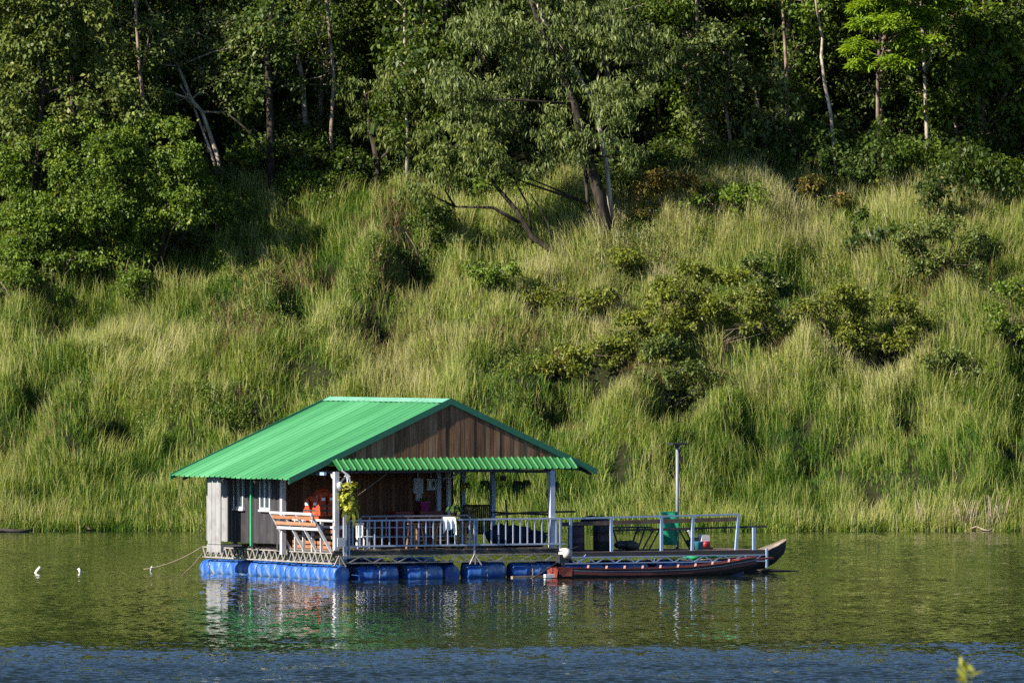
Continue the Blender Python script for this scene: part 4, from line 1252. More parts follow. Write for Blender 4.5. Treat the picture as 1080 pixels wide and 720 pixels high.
# big staghorn fern at the corner post
root = thing('staghorn_fern', 'large yellow green staghorn fern hanging at the front left corner post', 'hanging plant', at_(.36, -.16, 2.4), TH)
root.scale = (1.12, 1, 1.05)
rnd = random.Random(3)
m = MB()
for i in range(190):
    z = rnd.uniform(-.28, .45); a = rnd.uniform(0, 6.28); q = .16 * rnd.random() ** .5
    o = Vector((math.cos(a) * q + .04, math.sin(a) * q * .6, z)); d = Vector((math.cos(a), math.sin(a) * .7, rnd.uniform(-.5, .5))).normalized()
    s = d.cross(Vector((0, 0, 1))).normalized() * .06
    e = o + d * rnd.uniform(.08, .17); f = e + Vector((0, 0, -rnd.uniform(.03, .1)))
    m.add([o - s * .4, o + s * .4, e + s, e - s, f], [(0, 1, 2, 3), (3, 2, 4)], tint=rnd.random())
m.build('foliage', M['fern'], root)
m = MB()
for (x0, z0), (x1, z1), (x2, z2), wd in (((.05, -.3), (-.2, -.25), (-.34, .12), .09), ((.08, -.35), (-.02, -.45), (-.08, -.72), .10), ((.1, -.3), (.16, -.5), (.12, -.8), .09), ((.14, -.2), (.25, -.3), (.27, -.6), .08),
                                         ((.05, -.2), (-.1, -.4), (-.22, -.5), .10), ((.1, -.2), (.2, -.1), (.3, -.28), .08), ((0, -.15), (-.14, -.2), (-.2, -.55), .09), ((.12, -.4), (.2, -.6), (.18, -.85), .06)):
    p0, p1, p2 = Vector((x0, -.02, z0)), Vector((x1, -.10, z1)), Vector((x2, -.08, z2))
    vs = []
    for k in range(5):
        t = k / 4
        p = p0 * (1 - t) ** 2 + p1 * 2 * t * (1 - t) + p2 * t * t
        n_ = ((p1 - p0) * (1 - t) + (p2 - p1) * t).normalized().cross(Vector((0, 1, 0)))
        ww = wd * (.9, 1.1, 1.0, .8, .3)[k]
        vs += [p - n_ * ww / 2, p + n_ * ww / 2]
    m.add(vs, [(2 * k, 2 * k + 1, 2 * k + 3, 2 * k + 2) for k in range(4)], tint=rnd.random())
m.build('frond', M['fern'], root)
m = MB(); m.ball((.05, .02, 0), .13, .1, .3, 8); m.build('root_ball', M['bark_mid'], root)
m = MB(); m.bar((.0, 0, .3), (-.02, .02, .62), .03); m.bar((.08, 0, .3), (.03, .02, .62), .03); m.bar((-.16, .05, .78), (.05, .0, .6), .045); m.bar((.03, .0, .6), (.06, .0, .42), .04)
m.build('hanger', M['white_paint'], root)

root = thing('porch_lamp', 'small round white lamp with black base on the front left corner post', 'lamp', at_(.13, -.10, 2.72), TH)
m = MB(); m.ball((0, 0, .05), .10, .10, .12, 12); m.build('shade', M['grey_plastic'], root)
m = MB(); m.lathe([(.02, -.16), (.085, -.13), (.09, -.05), (.05, -.02)], (0, 0, 0), n=12); m.build('base', M['black'], root)

# orange life jackets hanging in a bunch from a line behind the left railing
def life_jacket(u, v, w_, rz, label):
    r_ = thing('life_jacket', label, 'life jacket', at_(u, v, w_), TH + rz, 'orange life jackets hung on the porch')
    m = MB()
    for s_ in (-1, 1):
        m.prism([(s_ * .03, 0, -.34), (s_ * .27, 0, -.32), (s_ * .29, 0, -.05), (s_ * .21, 0, .10), (s_ * .22, 0, .30), (s_ * .10, 0, .32), (s_ * .07, 0, .05), (s_ * .03, 0, -.08)], (0, .10, 0), tint=rb.random())
    m.prism([(-.28, .11, -.32), (.28, .11, -.32), (.24, .11, .30), (-.24, .11, .30)], (0, .08, 0), tint=rb.random())
    m.ball((0, .12, .30), .22, .09, .12, 10)
    m.build('body', M['orange'], r_)
    m = MB()
    for s_ in (-1, 1): m.box((s_ * .15 - .06, -.016, .12), (s_ * .15 + .06, -.004, .20))
    m.build('reflective_patch', M['cloth_white'], r_)
    m = MB(); m.box((-.29, -.012, -.20), (.29, -.002, -.16)); m.box((-.29, -.012, -.05), (.29, -.002, -.01)); m.box((-.05, -.03, -.21), (.05, -.013, -.15))
    m.build('strap', M['black'], r_)
life_jacket(.22, .95, 2.20, .25, 'orange life jacket hung nearest the corner post over the side rail')
life_jacket(.30, 1.38, 2.26, -.3, 'orange life jacket in the middle of the bunch behind the slatted bench back')
life_jacket(.42, 1.75, 2.16, .5, 'orange life jacket deepest in the porch shade of the hanging bunch')
life_jacket(-.02, 1.55, 2.05, -1.1, 'pale sunlit orange life jacket slumped over the side rail')
m = MB(); m.ball((0, 0, 0), .13, .12, .12, 10); m.ball((.02, -.02, -.12), .15, .10, .05, 10)
solo(m, 'cap', M['red'], at_(.42, .75, 1.56), 'bright red cap beside the corner post under the life jackets', 'cap')
m = MB(); m.bar((.25, 3.0, 3.0), (.25, .06, 3.02), .012); 
o = m.build('hanging_line', M['rope'], None, (OX, OY, 0), TH); tag(o, 'thin line strung under the porch eave with life jackets below', 'rope')
m = MB(); m.bar((.55, .3, 2.25), (1.75, .1, 3.1), .012)
o = m.build('stay_wire', M['rope'], None, (OX, OY, 0), TH); tag(o, 'thin slanting wire in front of the dark porch wall beside the big fern', 'wire')

# on the front wall
def meter(u, label, screen, hh):
    r_ = thing('meter_box', label, 'meter box', at_(u, 2.93, 2.72), TH)
    m = MB(); m.box((-.15, -.10, -.17 if screen else -.26), (.15, .0, .17 if screen else .2)); m.box((-.02, -.06, .2), (.02, -.02, .45))
    m.build('case', M['grey_plastic'], r_)
    m = MB()
    if screen: m.box((-.10, -.106, -.08), (.10, -.101, .10)); m.build('screen', M['glass'], r_)
    else:
        m.box((-.09, -.108, -.48), (.09, -.02, -.262)); m.build('terminal_cover', M['grey_plastic'], r_)
    return r_
meter(4.16, 'grey electricity meter with a lower terminal cover on the dark porch wall', False, .3)
meter(4.60, 'grey box with dark screen on the porch wall beside the meter', True, .2)
def cupboard(u, ww, label):
    r_ = thing('cupboard', label, 'cupboard', at_(u, 2.55, .885), TH)
    m = MB(); m.box((-ww / 2, 0, 0), (ww / 2, .38, 1.05)); m.build('body', M['maroon'], r_)
    for s_ in (-1, 1):
        m = MB(); m.box((min(s_ * .01, s_ * (ww / 2 - .02)), -.022, .05), (max(s_ * .01, s_ * (ww / 2 - .02)), -.002, 1.0)); d = m.build('door', M['maroon'], r_)
        m = MB(); m.box((s_ * .05 - .012, -.05, .5), (s_ * .05 + .012, -.024, .62)); m.build('handle', M['steel'], d)
    return r_
cupboard(3.55, .62, 'low maroon cupboard against the porch wall, left of the pink pot')
cupboard(4.45, .78, 'low maroon cupboard against the porch wall carrying the pink pot')
leafy('potted_plant', 'small green plant in a bright pink pot on the maroon cupboard', 'potted plant', at_(4.28, 2.7, 2.22), 'plant_green', 22, .2, .05, 5, up=1.1, droop=.3, pot=(.17, .28), potmat='pink')
leafy('potted_plant', 'dark bushy plant in a black pot on the railing shelf above the white cloth', 'potted plant', at_(3.95, .08, 2.0), 'plant_green', 60, .38, .07, 6, up=.75, droop=.5, pot=(.12, .14))
# stools and furniture
def stool(u, v, rz, label, leg=.72):
    r_ = thing('stool', label, 'stool', at_(u, v, .885), TH + rz, 'wooden stools behind the front railing')
    m = MB(); m.box((-.19, -.15, leg), (.19, .15, leg + .04)); m.build('seat', M['stool_wood'], r_)
    for a in (-1, 1):
        for b in (-1, 1):
            m = MB(); m.bar((a * .22, b * .18, 0), (a * .13, b * .10, leg), .045, tint=rb.random()); m.build('leg', M['stool_wood'], r_)
    m = MB()
    for b in (-1, 1): m.bar((-.19, b * .155, .25), (.19, b * .155, .25), .03)
    m.build('stretcher', M['stool_wood'], r_)
    return r_
stool(2.78, .26, .3, 'wooden stool behind the railing, the one nearest the white plastic chair')
stool(3.62, .28, -.2, 'wooden stool behind the railing half hidden by the hanging white cloth')
stool(4.42, .26, .5, 'wooden stool behind the railing just right of the hanging white cloth')
stool(5.02, 1.3, .1, 'wooden stool in shade behind the rightmost lit stool', .66)
root = thing('plastic_chair', 'white plastic chair behind the front railing near the left corner', 'chair', at_(1.15, .30, .885), TH + .5)
m = MB(); m.box((-.2, -.2, .36), (.2, .2, .39)); m.build('seat', M['cloth_white'], root)
m = MB()
for k in range(4): m.box((-.17 + k * .1, .19, .40), (-.11 + k * .1, .215, .72))
m.box((-.2, .19, .721), (.2, .22, .78)); m.build('backrest', M['cloth_white'], root)
for a in (-1, 1):
    for b in (-1, 1):
        m = MB(); m.bar((a * .2, b * .2, 0), (a * .17, b * .17, .36), .04); m.build('leg', M['cloth_white'], root)
root = thing('metal_bench', 'long white metal bench with barred back standing inside the front railing', 'bench', at_(1.3, .85, .885), TH)
m = MB(); m.tint = .6
m.tube([(.0, .1, .0), (.0, .1, .88), (.05, .1, .95), (3.55, .1, .95), (3.62, .1, .88), (3.62, .1, 0)], .03, 6)
for w_ in (.62, .34): m.bar((0, .1, w_), (3.62, .1, w_), .03)
for k in range(4): m.bar((.85 + k * .72, .1, .34), (.85 + k * .72, .1, .95), .025, up=(0, 1, 0))
m.bar((.3, .1, 0), (.3, .1, .95), .04, up=(0, 1, 0))
m.build('back_frame', M['shaded_white'], root)
m = MB(); m.box((.05, .14, .34), (3.58, .5, .38)); m.build('seat', M['teal_cloth'], root)
for x in (.1, 1.8, 3.5):
    m = MB(); m.bar((x, .46, 0), (x, .46, .34), .04, up=(0, 1, 0)); m.build('leg', M['shaded_white'], root)
# cloth over the rail
m = MB()
vs = []; nx = 9
for i in range(nx):
    x = -.2 + .4 * i / (nx - 1)
    wob = .025 * math.sin(i * 2.1)
    lo = -.30 - (.14 if i in (0, 1, 7, 8) else .0) + .04 * math.sin(i * 1.3)
    vs += [(x, .09, -.12), (x, .05, .045), (x, -.02, .06), (x * 1.04, -.06 + wob, -.08), (x * 1.08, -.065 + wob * 1.5, lo)]
fs = []
for i in range(nx - 1):
    for j in range(4): fs.append((i * 5 + j, i * 5 + j + 1, (i + 1) * 5 + j + 1, (i + 1) * 5 + j))
m.add(vs, fs, True)
solo(m, 'cloth', M['cloth_white'], at_(3.72, -.03, 1.76), 'white cloth hung over the middle of the front railing', 'cloth')
# hanging plants
leafy('hanging_plant', 'dark trailing plant hanging behind the porch between the middle posts', 'hanging plant', at_(5.55, 1.2, 2.85), 'plant_green', 60, .5, .05, 8, up=.05, droop=1.15, hang=.3, pot=(.11, .15))
leafy('hanging_plant', 'dark long trailing plant hanging third from the right porch post', 'hanging plant', at_(6.52, 1.0, 2.84), 'plant_green', 70, .62, .05, 9, up=.02, droop=1.3, hang=.3, pot=(.10, .15))
leafy('hanging_plant', 'dark trailing plant hanging just right of the longest trailing one', 'hanging plant', at_(6.82, 1.0, 2.86), 'plant_green', 50, .42, .045, 10, up=.05, droop=1.25, hang=.28, pot=(.10, .14))
leafy('hanging_plant', 'pale green trailing fern hanging beside the white inner post', 'hanging plant', at_(5.6, 2.6, 2.75), 'fern', 50, .45, .05, 12, up=.1, droop=1.1, hang=.4, pot=(.1, .14))
leafy('hanging_plant', 'sparse sunlit plant in a dark pot hanging right of the right porch post', 'hanging plant', at_(7.42, .3, 2.80), 'leaf_olive', 40, .42, .04, 13, up=.1, droop=1.1, hang=.3, pot=(.09, .12))
leafy('hanging_plant', 'small plant in a black pot hanging from the beam by the middle post', 'hanging plant', at_(5.75, .4, 3.0), 'plant_green', 20, .2, .04, 14, up=.2, droop=.8, hang=.12, pot=(.1, .14))
leafy('potted_plant', 'bushy dark plant in a pot on the floor by the middle post', 'potted plant', at_(5.0, 2.3, 1.5), 'plant_green', 60, .45, .07, 15, up=.8, droop=.4, pot=(.16, .5))
# dark nets and tubs
m = MB()
for k in range(11):
    m.ball((rb.uniform(-1.0, 1.0), rb.uniform(-.25, .25), .25 + rb.uniform(0, .28)), .38, .28, .26, 9, tint=rb.random(), wob=.25, seed=k)
solo(m, 'fishing_net', M['net_dark'], at_(6.35, 1.1, .80), 'heap of dark blue fishing net behind the right half of the front railing', 'net')
m = MB(); m.tube([(5.45, .35, 1.86), (6.6, .3, 1.92), (7.95, -.0, 1.94)], .032, 6)
o = m.build('bamboo_pole', M['black'], None, (OX, OY, 0), TH); tag(o, 'dark pole lying level along the top of the right half of the railing', 'pole')
m = MB(); m.tube([(5.95, .5, 1.5), (5.86, .46, 2.3)], .03, 6)
o = m.build('short_pole', M['black'], None, (OX, OY, 0), TH); tag(o, 'short dark upright stick standing in the net heap', 'pole')
# right deck
def drum(u, v, r, h, mt, label):
    r_ = thing('drum', label, 'drum', at_(u, v, .74), TH)
    m = MB(); m.lathe([(r * .94, 0), (r, .03), (r, h * .32), (r * 1.03, h * .34), (r, h * .36), (r, h * .64), (r * 1.03, h * .66), (r, h * .68), (r, h - .03), (r * .95, h)], n=22); m.build('body', M[mt], r_)
    m = MB(); m.lathe([(r * 1.04, 0), (r * 1.05, .05), (r * .9, .07)], (0, 0, h + .001), n=22); m.build('lid', M['black'], r_)
drum(8.55, 1.1, .25, .74, 'plum', 'plum coloured plastic drum on the lower deck, left of the black one')
drum(9.45, 1.1, .30, .86, 'black', 'black plastic drum on the lower deck beside the folding table')
root = thing('folding_table', 'dark folding table with crossed legs on the lower deck', 'table', at_(10.3, 1.3, .74), TH)
m = MB(); m.box((-.75, -.3, .66), (.75, .3, .70)); m.build('tabletop', M['black'], root)
for s_ in (-1, 1):
    for b in (-.24, .24):
        m = MB(); m.bar((s_ * .3, b, .0), (s_ * .55, b, .66), .04); m.build('leg', M['black'], root)
root = thing('folding_table', 'long low dark table on the lower deck in front of the green mesh screen', 'table', at_(11.75, 1.2, .74), TH)
m = MB(); m.box((-.75, -.25, .58), (.75, .25, .62)); m.build('tabletop', M['black'], root)
for s_ in (-1, 1):
    for b in (-.2, .2):
        m = MB(); m.bar((s_ * .8, b, .0), (s_ * .45, b, .58), .035); m.build('leg', M['black'], root)
root = thing('mesh_screen', 'upright green mesh screen sagging on a frame beside the lamp pole', 'screen', at_(12.05, 1.75, .74), TH)
m = MB()
n = 9; vs = []
for i in range(n):
    for j in range(n):
        vs.append((-.28 + .56 * i / (n - 1), .05 * math.sin(i * .9 + j * .7) , .12 + .98 * j / (n - 1)))
m.add(vs, [(i * n + j, i * n + j + 1, (i + 1) * n + j + 1, (i + 1) * n + j) for i in range(n - 1) for j in range(n - 1)], True)
m.build('mesh', M['green_mesh'], root)
m = MB()
for s_ in (-1, 1): m.bar((s_ * .3, .07, 0), (s_ * .3, .07, 1.1), .025, up=(0, 1, 0))
m.bar((-.3, .07, 1.11), (.3, .07, 1.11), .025); m.build('frame', M['green_mesh'], root)
root = thing('lamp_pole', 'tall thin grey pole with flat dark panel on top, standing on the lower deck', 'lamp pole', at_(12.5, 2.1, .74), TH)
m = MB(); m.tint = .2; m.tube([(0, 0, 0), (0, 0, 3.05)], .05, 10); m.build('pole', M['pole_grey'], root)
m = MB(); m.box((-.25, -.2, 3.12), (.25, .2, 3.18)); m.bar((0, 0, 3.05), (0, 0, 3.12), .12); m.build('solar_panel', M['black'], root)
root = thing('generator', 'small red and silver petrol engine on the lower deck right of the table', 'generator', at_(12.85, 1.1, .74), TH)
m = MB(); m.box((-.17, -.14, .06), (.17, .14, .24)); m.lathe([(.06, 0), (.10, .02), (.10, .08), (.04, .10)], (0, -.14, .15), (0, -1, 0), 16); m.build('body', M['red'], root)
m = MB(); m.prism([(-.14, -.13, .242), (.16, -.13, .242), (.14, -.13, .43), (-.10, -.13, .45)], (0, .26, 0)); m.build('tank', M['float_foam'], root)
m = MB(); m.box((-.42, -.12, .08), (-.21, .12, .36)); m.lathe([(.07, 0), (.09, .02), (.09, .12)], (-.42, 0, .2), (-1, 0, 0), 12); m.build('motor', M['black'], root)
m = MB(); m.box((-.36, -.17, 0), (.24, -.13, .059)); m.box((-.36, .13, 0), (.24, .17, .059)); m.build('skid', M['black'], root)

m = MB()
for k in range(7): m.ball((rb.uniform(-.3, .3), rb.uniform(-.12, .12), .1 + rb.uniform(0, .1)), .2, .16, .12, 8, tint=rb.random(), wob=.4, seed=k + 90)
solo(m, 'sack', M['black'], at_(9.95, .55, .74), 'lumpy black sack on the lower deck between the black drum and table legs', 'sack')
m = MB()
for k in range(6): m.ball((rb.uniform(-.45, .45), rb.uniform(-.1, .1), rb.uniform(0, .08)), .22, .15, .09, 8, tint=rb.random(), wob=.4, seed=k + 120)
solo(m, 'tarp_bundle', M['net_dark'], at_(8.95, 1.1, 1.62), 'dark bundled tarp lying across the tops of the two drums', 'tarp')
m = MB(); m.lathe([(.11, 0), (.14, .24), (.15, .25), (.135, .25), (.10, .02)], (0, 0, 0), n=16)
solo(m, 'bucket', M['teal_cloth'], at_(12.35, .45, .74), 'blue green bucket on the lower deck in front of the lamp pole', 'bucket')
for k, (u_, w1_) in enumerate(((1.45, 0), (3.0, 0), (5.0, 0), (6.5, 0))):    # ropes round the front drums
    m = MB(); m.tube([(u_ + .29 * 0, .22 + .285 * math.sin(a), .155 + .285 * math.cos(a)) for a in [i * math.pi / 8 for i in range(-6, 7)]], .014, 5, tint=rb.random())
    m.tube([(u_, .05, .40), (u_ + .12, -.05, .55), (u_ + .05, -.06, .72)], .012, 5)
    m.build('lashing_rope', M['rope'], HB)

# ------------------------------------------------------------------ boats
def hull_mesh(L, beam, stations):
    """stations: (x along 0..L, half beam, gunwale height, keel height, flat half width)"""
    outer = []; inner = []
    for x, hb, g, k, fl in stations:
        outer.append([(x, -hb, g), (x, -hb * .93, k + (g - k) * .55), (x, -fl, k), (x, fl, k), (x, hb * .93, k + (g - k) * .55), (x, hb, g)])
        inner.append([(x, -hb + .035, g), (x, -max(.005, hb * .85 - .03), k + (g - k) * .55 + .02), (x, -fl * .8, k + .06), (x, fl * .8, k + .06), (x, max(.005, hb * .85 - .03), k + (g - k) * .55 + .02), (x, hb - .035, g)])
    return outer, inner
def skin(m, rows, flip=False, sel=None):
    n = len(rows[0])
    vs = [p for r_ in rows for p in r_]
    fs = []
    for i in range(len(rows) - 1):
        for j in range(n - 1):
            if sel and j not in sel: continue
            a = (i * n + j, i * n + j + 1, (i + 1) * n + j + 1, (i + 1) * n + j)
            fs.append(a[::-1] if flip else a)
    m.add(vs, fs, True)

B1 = thing('longtail_boat', 'long narrow red and black wooden longtail boat moored along the lower deck', 'boat', W(6.80, -.86, 0), TH)
st = [(0, .34, .30, -.06, .26), (.5, .38, .29, -.10, .28), (1.5, .43, .25, -.12, .30), (3.0, .45, .24, -.12, .30), (4.4, .42, .27, -.11, .27), (5.4, .34, .35, -.06, .20), (6.1, .22, .44, .06, .12), (6.6, .09, .50, .20, .05), (6.78, .02, .52, .30, .01)]
outer, inner = hull_mesh(6.8, .9, st)
m = MB(); skin(m, outer); m.add(outer[0], [(5, 4, 3, 2, 1, 0)]); m.build('hull', M['hull_dark'], B1)
m = MB(); skin(m, inner, True); m.build('inside', M['hull_maroon'], B1)
m = MB(); m.tint = .3                                   # maroon wale along both sides
for s_ in (-1, 1):
    for a, b in zip(st[:-1], st[1:]):
        m.bar((a[0], s_ * (a[1] * .985 + .012), a[2] - .135), (b[0], s_ * (b[1] * .985 + .012), b[2] - .135), .02, .09)
m.build('wale', M['hull_maroon'], B1)
m = MB(); m.tint = .5
for s_ in (-1, 1):
    for a, b in zip(st[:-1], st[1:]):
        m.bar((a[0], s_ * (a[1] + .005), a[2] + .012), (b[0], s_ * (b[1] + .005), b[2] + .012), .05, .028)
m.build('gunwale', M['hull_wale'], B1)
m = MB(); m.tint = .3
for s_ in (-1, 1):
    for a, b in zip(st[:-1], st[1:]):
        m.bar((a[0], s_ * (a[1] * .97 + .02), a[2] - .06), (b[0], s_ * (b[1] * .97 + .02), b[2] - .06), .015, .025)
m.build('rub_rail', M['hull_stripe'], B1)
m = MB(); m.prism([(-.03, -.36, .31), (-.03, .36, .31), (-.03, .29, .02), (-.03, -.29, .02)], (-.03, 0, 0)); m.prism([(-.16, -.37, .36), (.40, -.40, .29), (.38, -.40, .06), (.10, -.36, .06)], (0, .03, 0))
m.build('transom', M['hull_red'], B1)
m = MB(); m.prism([(6.1, -.2, .455), (6.1, .2, .455), (6.84, .015, .545), (6.84, -.015, .545)], (0, 0, .03)); m.build('bow_deck', M['hull_red'], B1)
for k, x in enumerate(np.linspace(.95, 5.75, 9)):
    hb = np.interp(x, [s[0] for s in st], [s[1] for s in st]); g = np.interp(x, [s[0] for s in st], [s[2] for s in st])
    m = MB(); m.box((x - .07, -hb + .04, g - .12), (x + .07, hb - .04, g - .08)); th_ = m.build('thwart', M['hull_maroon'], B1)
    m = MB(); m.bar((x - .03, -hb + .03, g - .05), (x + .02, -hb + .06, g + .10), .07, .04); m.build('thwart_peg', M['hull_red'], th_)
m = MB(); m.lathe([(.09, -.15), (.16, -.12), (.17, .06), (.12, .12), (.06, .14)], (.36, -.05, .72), (-.8, -.5, .15), 14); m.ball((.33, -.02, .83), .17, .12, .06, 10); m.box((.22, .05, .62), (.38, .16, .76))
en = m.build('engine', M['engine'], B1)
m = MB(); m.box((.12, -.12, .44), (.42, .14, .70)); m.bar((.28, -.08, .36), (.22, -.02, .6), .06); m.bar((.42, .0, .62), (.62, .05, .5), .05); m.bar((.4, .08, .78), (.85, .1, .92), .03)
m.build('engine_block', M['black'], en)
m = MB(); m.tube([(.1, -.02, .46), (-.5, -.05, .14), (-.95, -.08, -.08)], .026, 6); m.build('propeller_shaft', M['black'], B1)

B2 = thing('wooden_boat', 'dark weathered wooden boat with high upturned bow behind the end of the deck', 'boat', W(10.35, 3.0, 0), TH)
st2 = [(0, .36, .38, -.08, .25), (1.2, .44, .34, -.12, .3), (3.0, .46, .34, -.12, .3), (4.2, .42, .42, -.08, .26), (5.0, .40, .48, -.04, .2), (5.5, .36, .60, .05, .15), (5.95, .27, .76, .25, .1), (6.28, .14, .90, .52, .05), (6.36, .04, .95, .68, .02)]
outer, inner = hull_mesh(6.4, .9, st2)
m = MB(); skin(m, outer); m.add(outer[0], [(5, 4, 3, 2, 1, 0)]); m.build('hull', M['hull_dark'], B2)
m = MB(); skin(m, inner, True); m.build('inside', M['hull_inside'], B2)
m = MB(); m.tint = .4
for s_ in (-1, 1):
    for a, b in zip(st2[:-1], st2[1:]):
        m.bar((a[0], s_ * (a[1] - .01), a[2] + .01), (b[0], s_ * (b[1] - .01), b[2] + .01), .05, .03)
m.build('gunwale', M['driftwood'], B2)
for x in (1.0, 2.2, 3.4):
    m = MB(); m.box((x - .1, -.40, .26), (x + .1, .40, .30)); m.build('thwart', M['driftwood'], B2)
m = MB()
for k in range(10): m.ball((rb.uniform(-.75, .75), rb.uniform(-.2, .2), rb.uniform(0, .1)), .26, .2, .13, 8, tint=rb.random(), wob=.5, seed=k + 50)
solo(m, 'fishing_net', M['green_net'], W(14.15, 3.0, .46), 'heap of bright green fishing net in the bow of the weathered boat', 'net')
m = MB(); m.tube([(0, 0, 0), (-.42, 0, .62)], .035, 8); m.prism([(-.40, -.02, .56), (-.34, -.02, .60), (-.50, -.02, .86), (-.58, -.02, .82)], (0, .04, 0))
solo(m, 'paddle', M['float_foam'], W(13.75, 2.75, .42), 'white paddle sticking up out of the weathered boat', 'paddle')
m = MB(); m.prism([(0, -.10, 0), (.95, -.05, .05), (.95, .05, .05), (0, .10, 0)], (0, 0, .05))
solo(m, 'gangplank', M['hull_red'], W(13.5, -.35, .42), 'short red plank lying beside the bow of the longtail boat', 'plank')

# ------------------------------------------------------------------ on the water
def bob(px, py, pts, r, label, name='bottle_float', fm='float_foam'):
    Y = F * EYE / (py - YH)
    m = MB(); m.tint = .9
    m.tube([(p[0] * .75, p[1], p[2] * .7) for p in pts], [q * .75 for q in r], 8)
    o = m.build(name, M[fm], None, ((px - 540) / F * Y, Y, 0)); tag(o, label, 'float', 'white floats left of the houseboat')
bob(40, 604, [(-.10, 0, -.02), (-.02, 0, .12), (.09, 0, .26)], [.055, .06, .05], 'white plastic float tilted right, farthest from the houseboat')
bob(84, 604, [(-.06, 0, .20), (.0, 0, .12), (.02, 0, -.03)], [.045, .055, .04], 'white plastic float tilted left, between the other two')
bob(160, 602, [(.03, 0, .20), (-.03, 0, .1), (-.04, 0, -.03)], [.05, .05, .03], 'dull grey float nearest the blue barrels', fm='grey_plastic')
def rope(p, q, sag, label, r=.014):
    m = MB(); p = Vector(p); q = Vector(q)
    m.tube([p.lerp(q, t) - Vector((0, 0, sag * 4 * t * (1 - t))) for t in [i / 10 for i in range(11)]], r, 5)
    o = m.build('mooring_rope', M['rope'], None, (0, 0, 0)); tag(o, label, 'rope')
rope(W(-.05, 9.0, .80), Vector((-11.1, 271.5, .12)), .12, 'upper mooring rope running left from the back corner of the raft')
rope(W(-.05, 9.0, .62), Vector((-9.9, 269.5, -.02)), .06, 'lower mooring rope dipping into the water by the last barrel')
m = MB(); m.tint = .4
m.bar((5.55, -.55, .03), (6.62, -.50, .03), .12, .07)
o = m.build('floating_plank', M['driftwood'], None, (OX, OY, 0), TH); tag(o, 'brown plank floating in front of the blue barrels', 'plank')
m = MB(); m.tint = .7; m.prism([(6.42, -1.02, .02), (6.98, -1.0, .02), (6.98, -1.0, .12), (6.42, -1.02, .12)], (0, .14, 0))
o = m.build('foam_block', M['float_foam'], None, (OX, OY, 0), TH); tag(o, 'cream foam block floating at the stern of the longtail boat', 'float')
m = MB(); m.tube([W(14.9, 2.6, .0), W(15.8, 2.4, .04), W(16.7, 2.2, .0)], [.03, .05, .02], 6)
o = m.build('drifting_stick', M['hull_dark'], None, (0, 0, 0)); tag(o, 'dark stick drifting in the water right of the upturned bow', 'stick')

# ------------------------------------------------------------------ along the shore
def log(px0, px1, dd, r, label, name='driftwood_log', z=.08, mt='driftwood', kink=.1):
    x0 = (px0 - 540) / F * 326; x1 = (px1 - 540) / F * 326
    m = MB()
    pts = []
    for k in range(5):
        x = x0 + (x1 - x0) * k / 4
        pts.append((x, float(bank(x)) + dd + .15 * math.sin(k * 2.0), z + kink * math.sin(k * 1.7)))
    m.tube(pts, [r, r * 1.05, r, r * .85, r * .5], 7)
    o = m.build(name, M[mt], None, (0, 0, 0)); tag(o, label, 'log')
log(-6, 36, -.9, .07, 'long dark log lying at the water edge in the far left corner', mt='hull_dark', kink=.02, z=.05)
log(84, 102, -.1, .05, 'short brown driftwood on the bank left of the house', kink=.10, z=.12, mt='deck_wood')
log(1024, 1048, -.25, .04, 'grey driftwood branch at the water line on the right bank', kink=.08, z=.09)
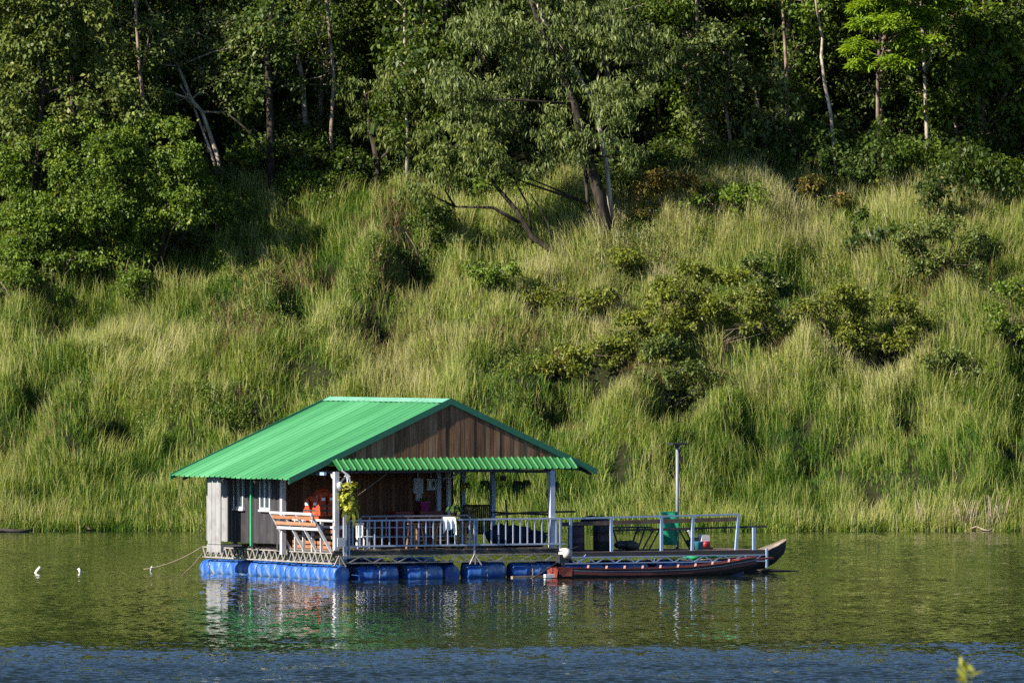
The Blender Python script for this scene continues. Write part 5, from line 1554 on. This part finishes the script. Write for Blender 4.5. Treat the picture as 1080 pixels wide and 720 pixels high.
def dead_stems(px, label, seed, n=9, h=1.2):
    x = (px - 540) / F * 326; y = float(bank(x)) + .1
    rnd = random.Random(seed)
    root = thing('dry_reeds', label, 'reeds', (x, y, float(ground(x, y))), 0)
    m = MB()
    for k in range(n):
        b = Vector((rnd.uniform(-.3, .3), rnd.uniform(-.1, .2), -.05)); e = b + Vector((rnd.uniform(-.35, .35), rnd.uniform(-.2, .1), h * rnd.uniform(.6, 1.1)))
        m.tube([b, b.lerp(e, .5) + Vector((rnd.uniform(-.05, .05), 0, 0)), e], [.022, .017, .008], 5, tint=rnd.random())
    m.build('stem', M['driftwood'], root)
dead_stems(972, 'pale dead reed stems at the waterline right of the upturned bow', 1, 5, 1.4)
dead_stems(1018, 'clump of dry straw coloured reeds on the right bank', 2, 16, 1.1)
dead_stems(1050, 'dry reed clump on the bank at the right edge of the picture', 3, 14, 1.2)

# weeds on the near shore, only their tips reach into the picture
def weed(px, py, Y, label, seed, mt, n=14, L=.16, tall=1.5):
    tip = pix(px, py, Y)
    root = thing('weed', label, 'weed', (tip.x, tip.y, tip.z - tall), 0)
    rnd = random.Random(seed)
    m = MB()
    m.tube([(0, 0, -.1), (.02, 0, tall * .5), (0, 0, tall * .9)], [.010, .007, .003], 5)
    m.build('stem', M['bark_mid'], root)
    m = MB()
    for k in range(n):
        z = tall * (1 - .42 * rnd.random() ** 1.5); a = rnd.uniform(0, 6.28); l_ = L * rnd.uniform(.6, 1.2)
        d = Vector((math.cos(a), math.sin(a), rnd.uniform(.1, 1.0))).normalized(); s = d.cross(Vector((0, 0, 1))).normalized() * l_ * .16
        o = Vector((rnd.uniform(-.04, .04), 0, z - .06))
        m.add([o, o + d * l_ * .5 + s, o + d * l_, o + d * l_ * .5 - s], [(0, 1, 2, 3)], tint=rnd.random())
    m.build('foliage', M[mt], root)
weed(1022, 694, 45, 'yellow green weed tip in the bottom right corner', 1, 'fern', 40, .10)
weed(1006, 708, 46, 'small weed tip just left of the yellow green one', 2, 'leaf_olive', 12, .07)
weed(905, 696, 44, 'thin brownish grass head rising out of the bottom edge right of the middle', 3, 'leaf_olive', 14, .06)
weed(922, 710, 46, 'short brown tip beside the thin brownish grass head', 4, 'leaf_olive', 10, .06)
weed(975, 712, 45, 'tiny grey weed tip on the bottom edge between two taller ones', 5, 'leaf_grey', 10, .05)
weed(192, 700, 45, 'single pale grass head at the bottom left', 6, 'leaf_grey', 12, .05)
weed(942, 716, 45, 'lowest pale weed tip barely above the bottom edge', 7, 'leaf_grey', 9, .05)
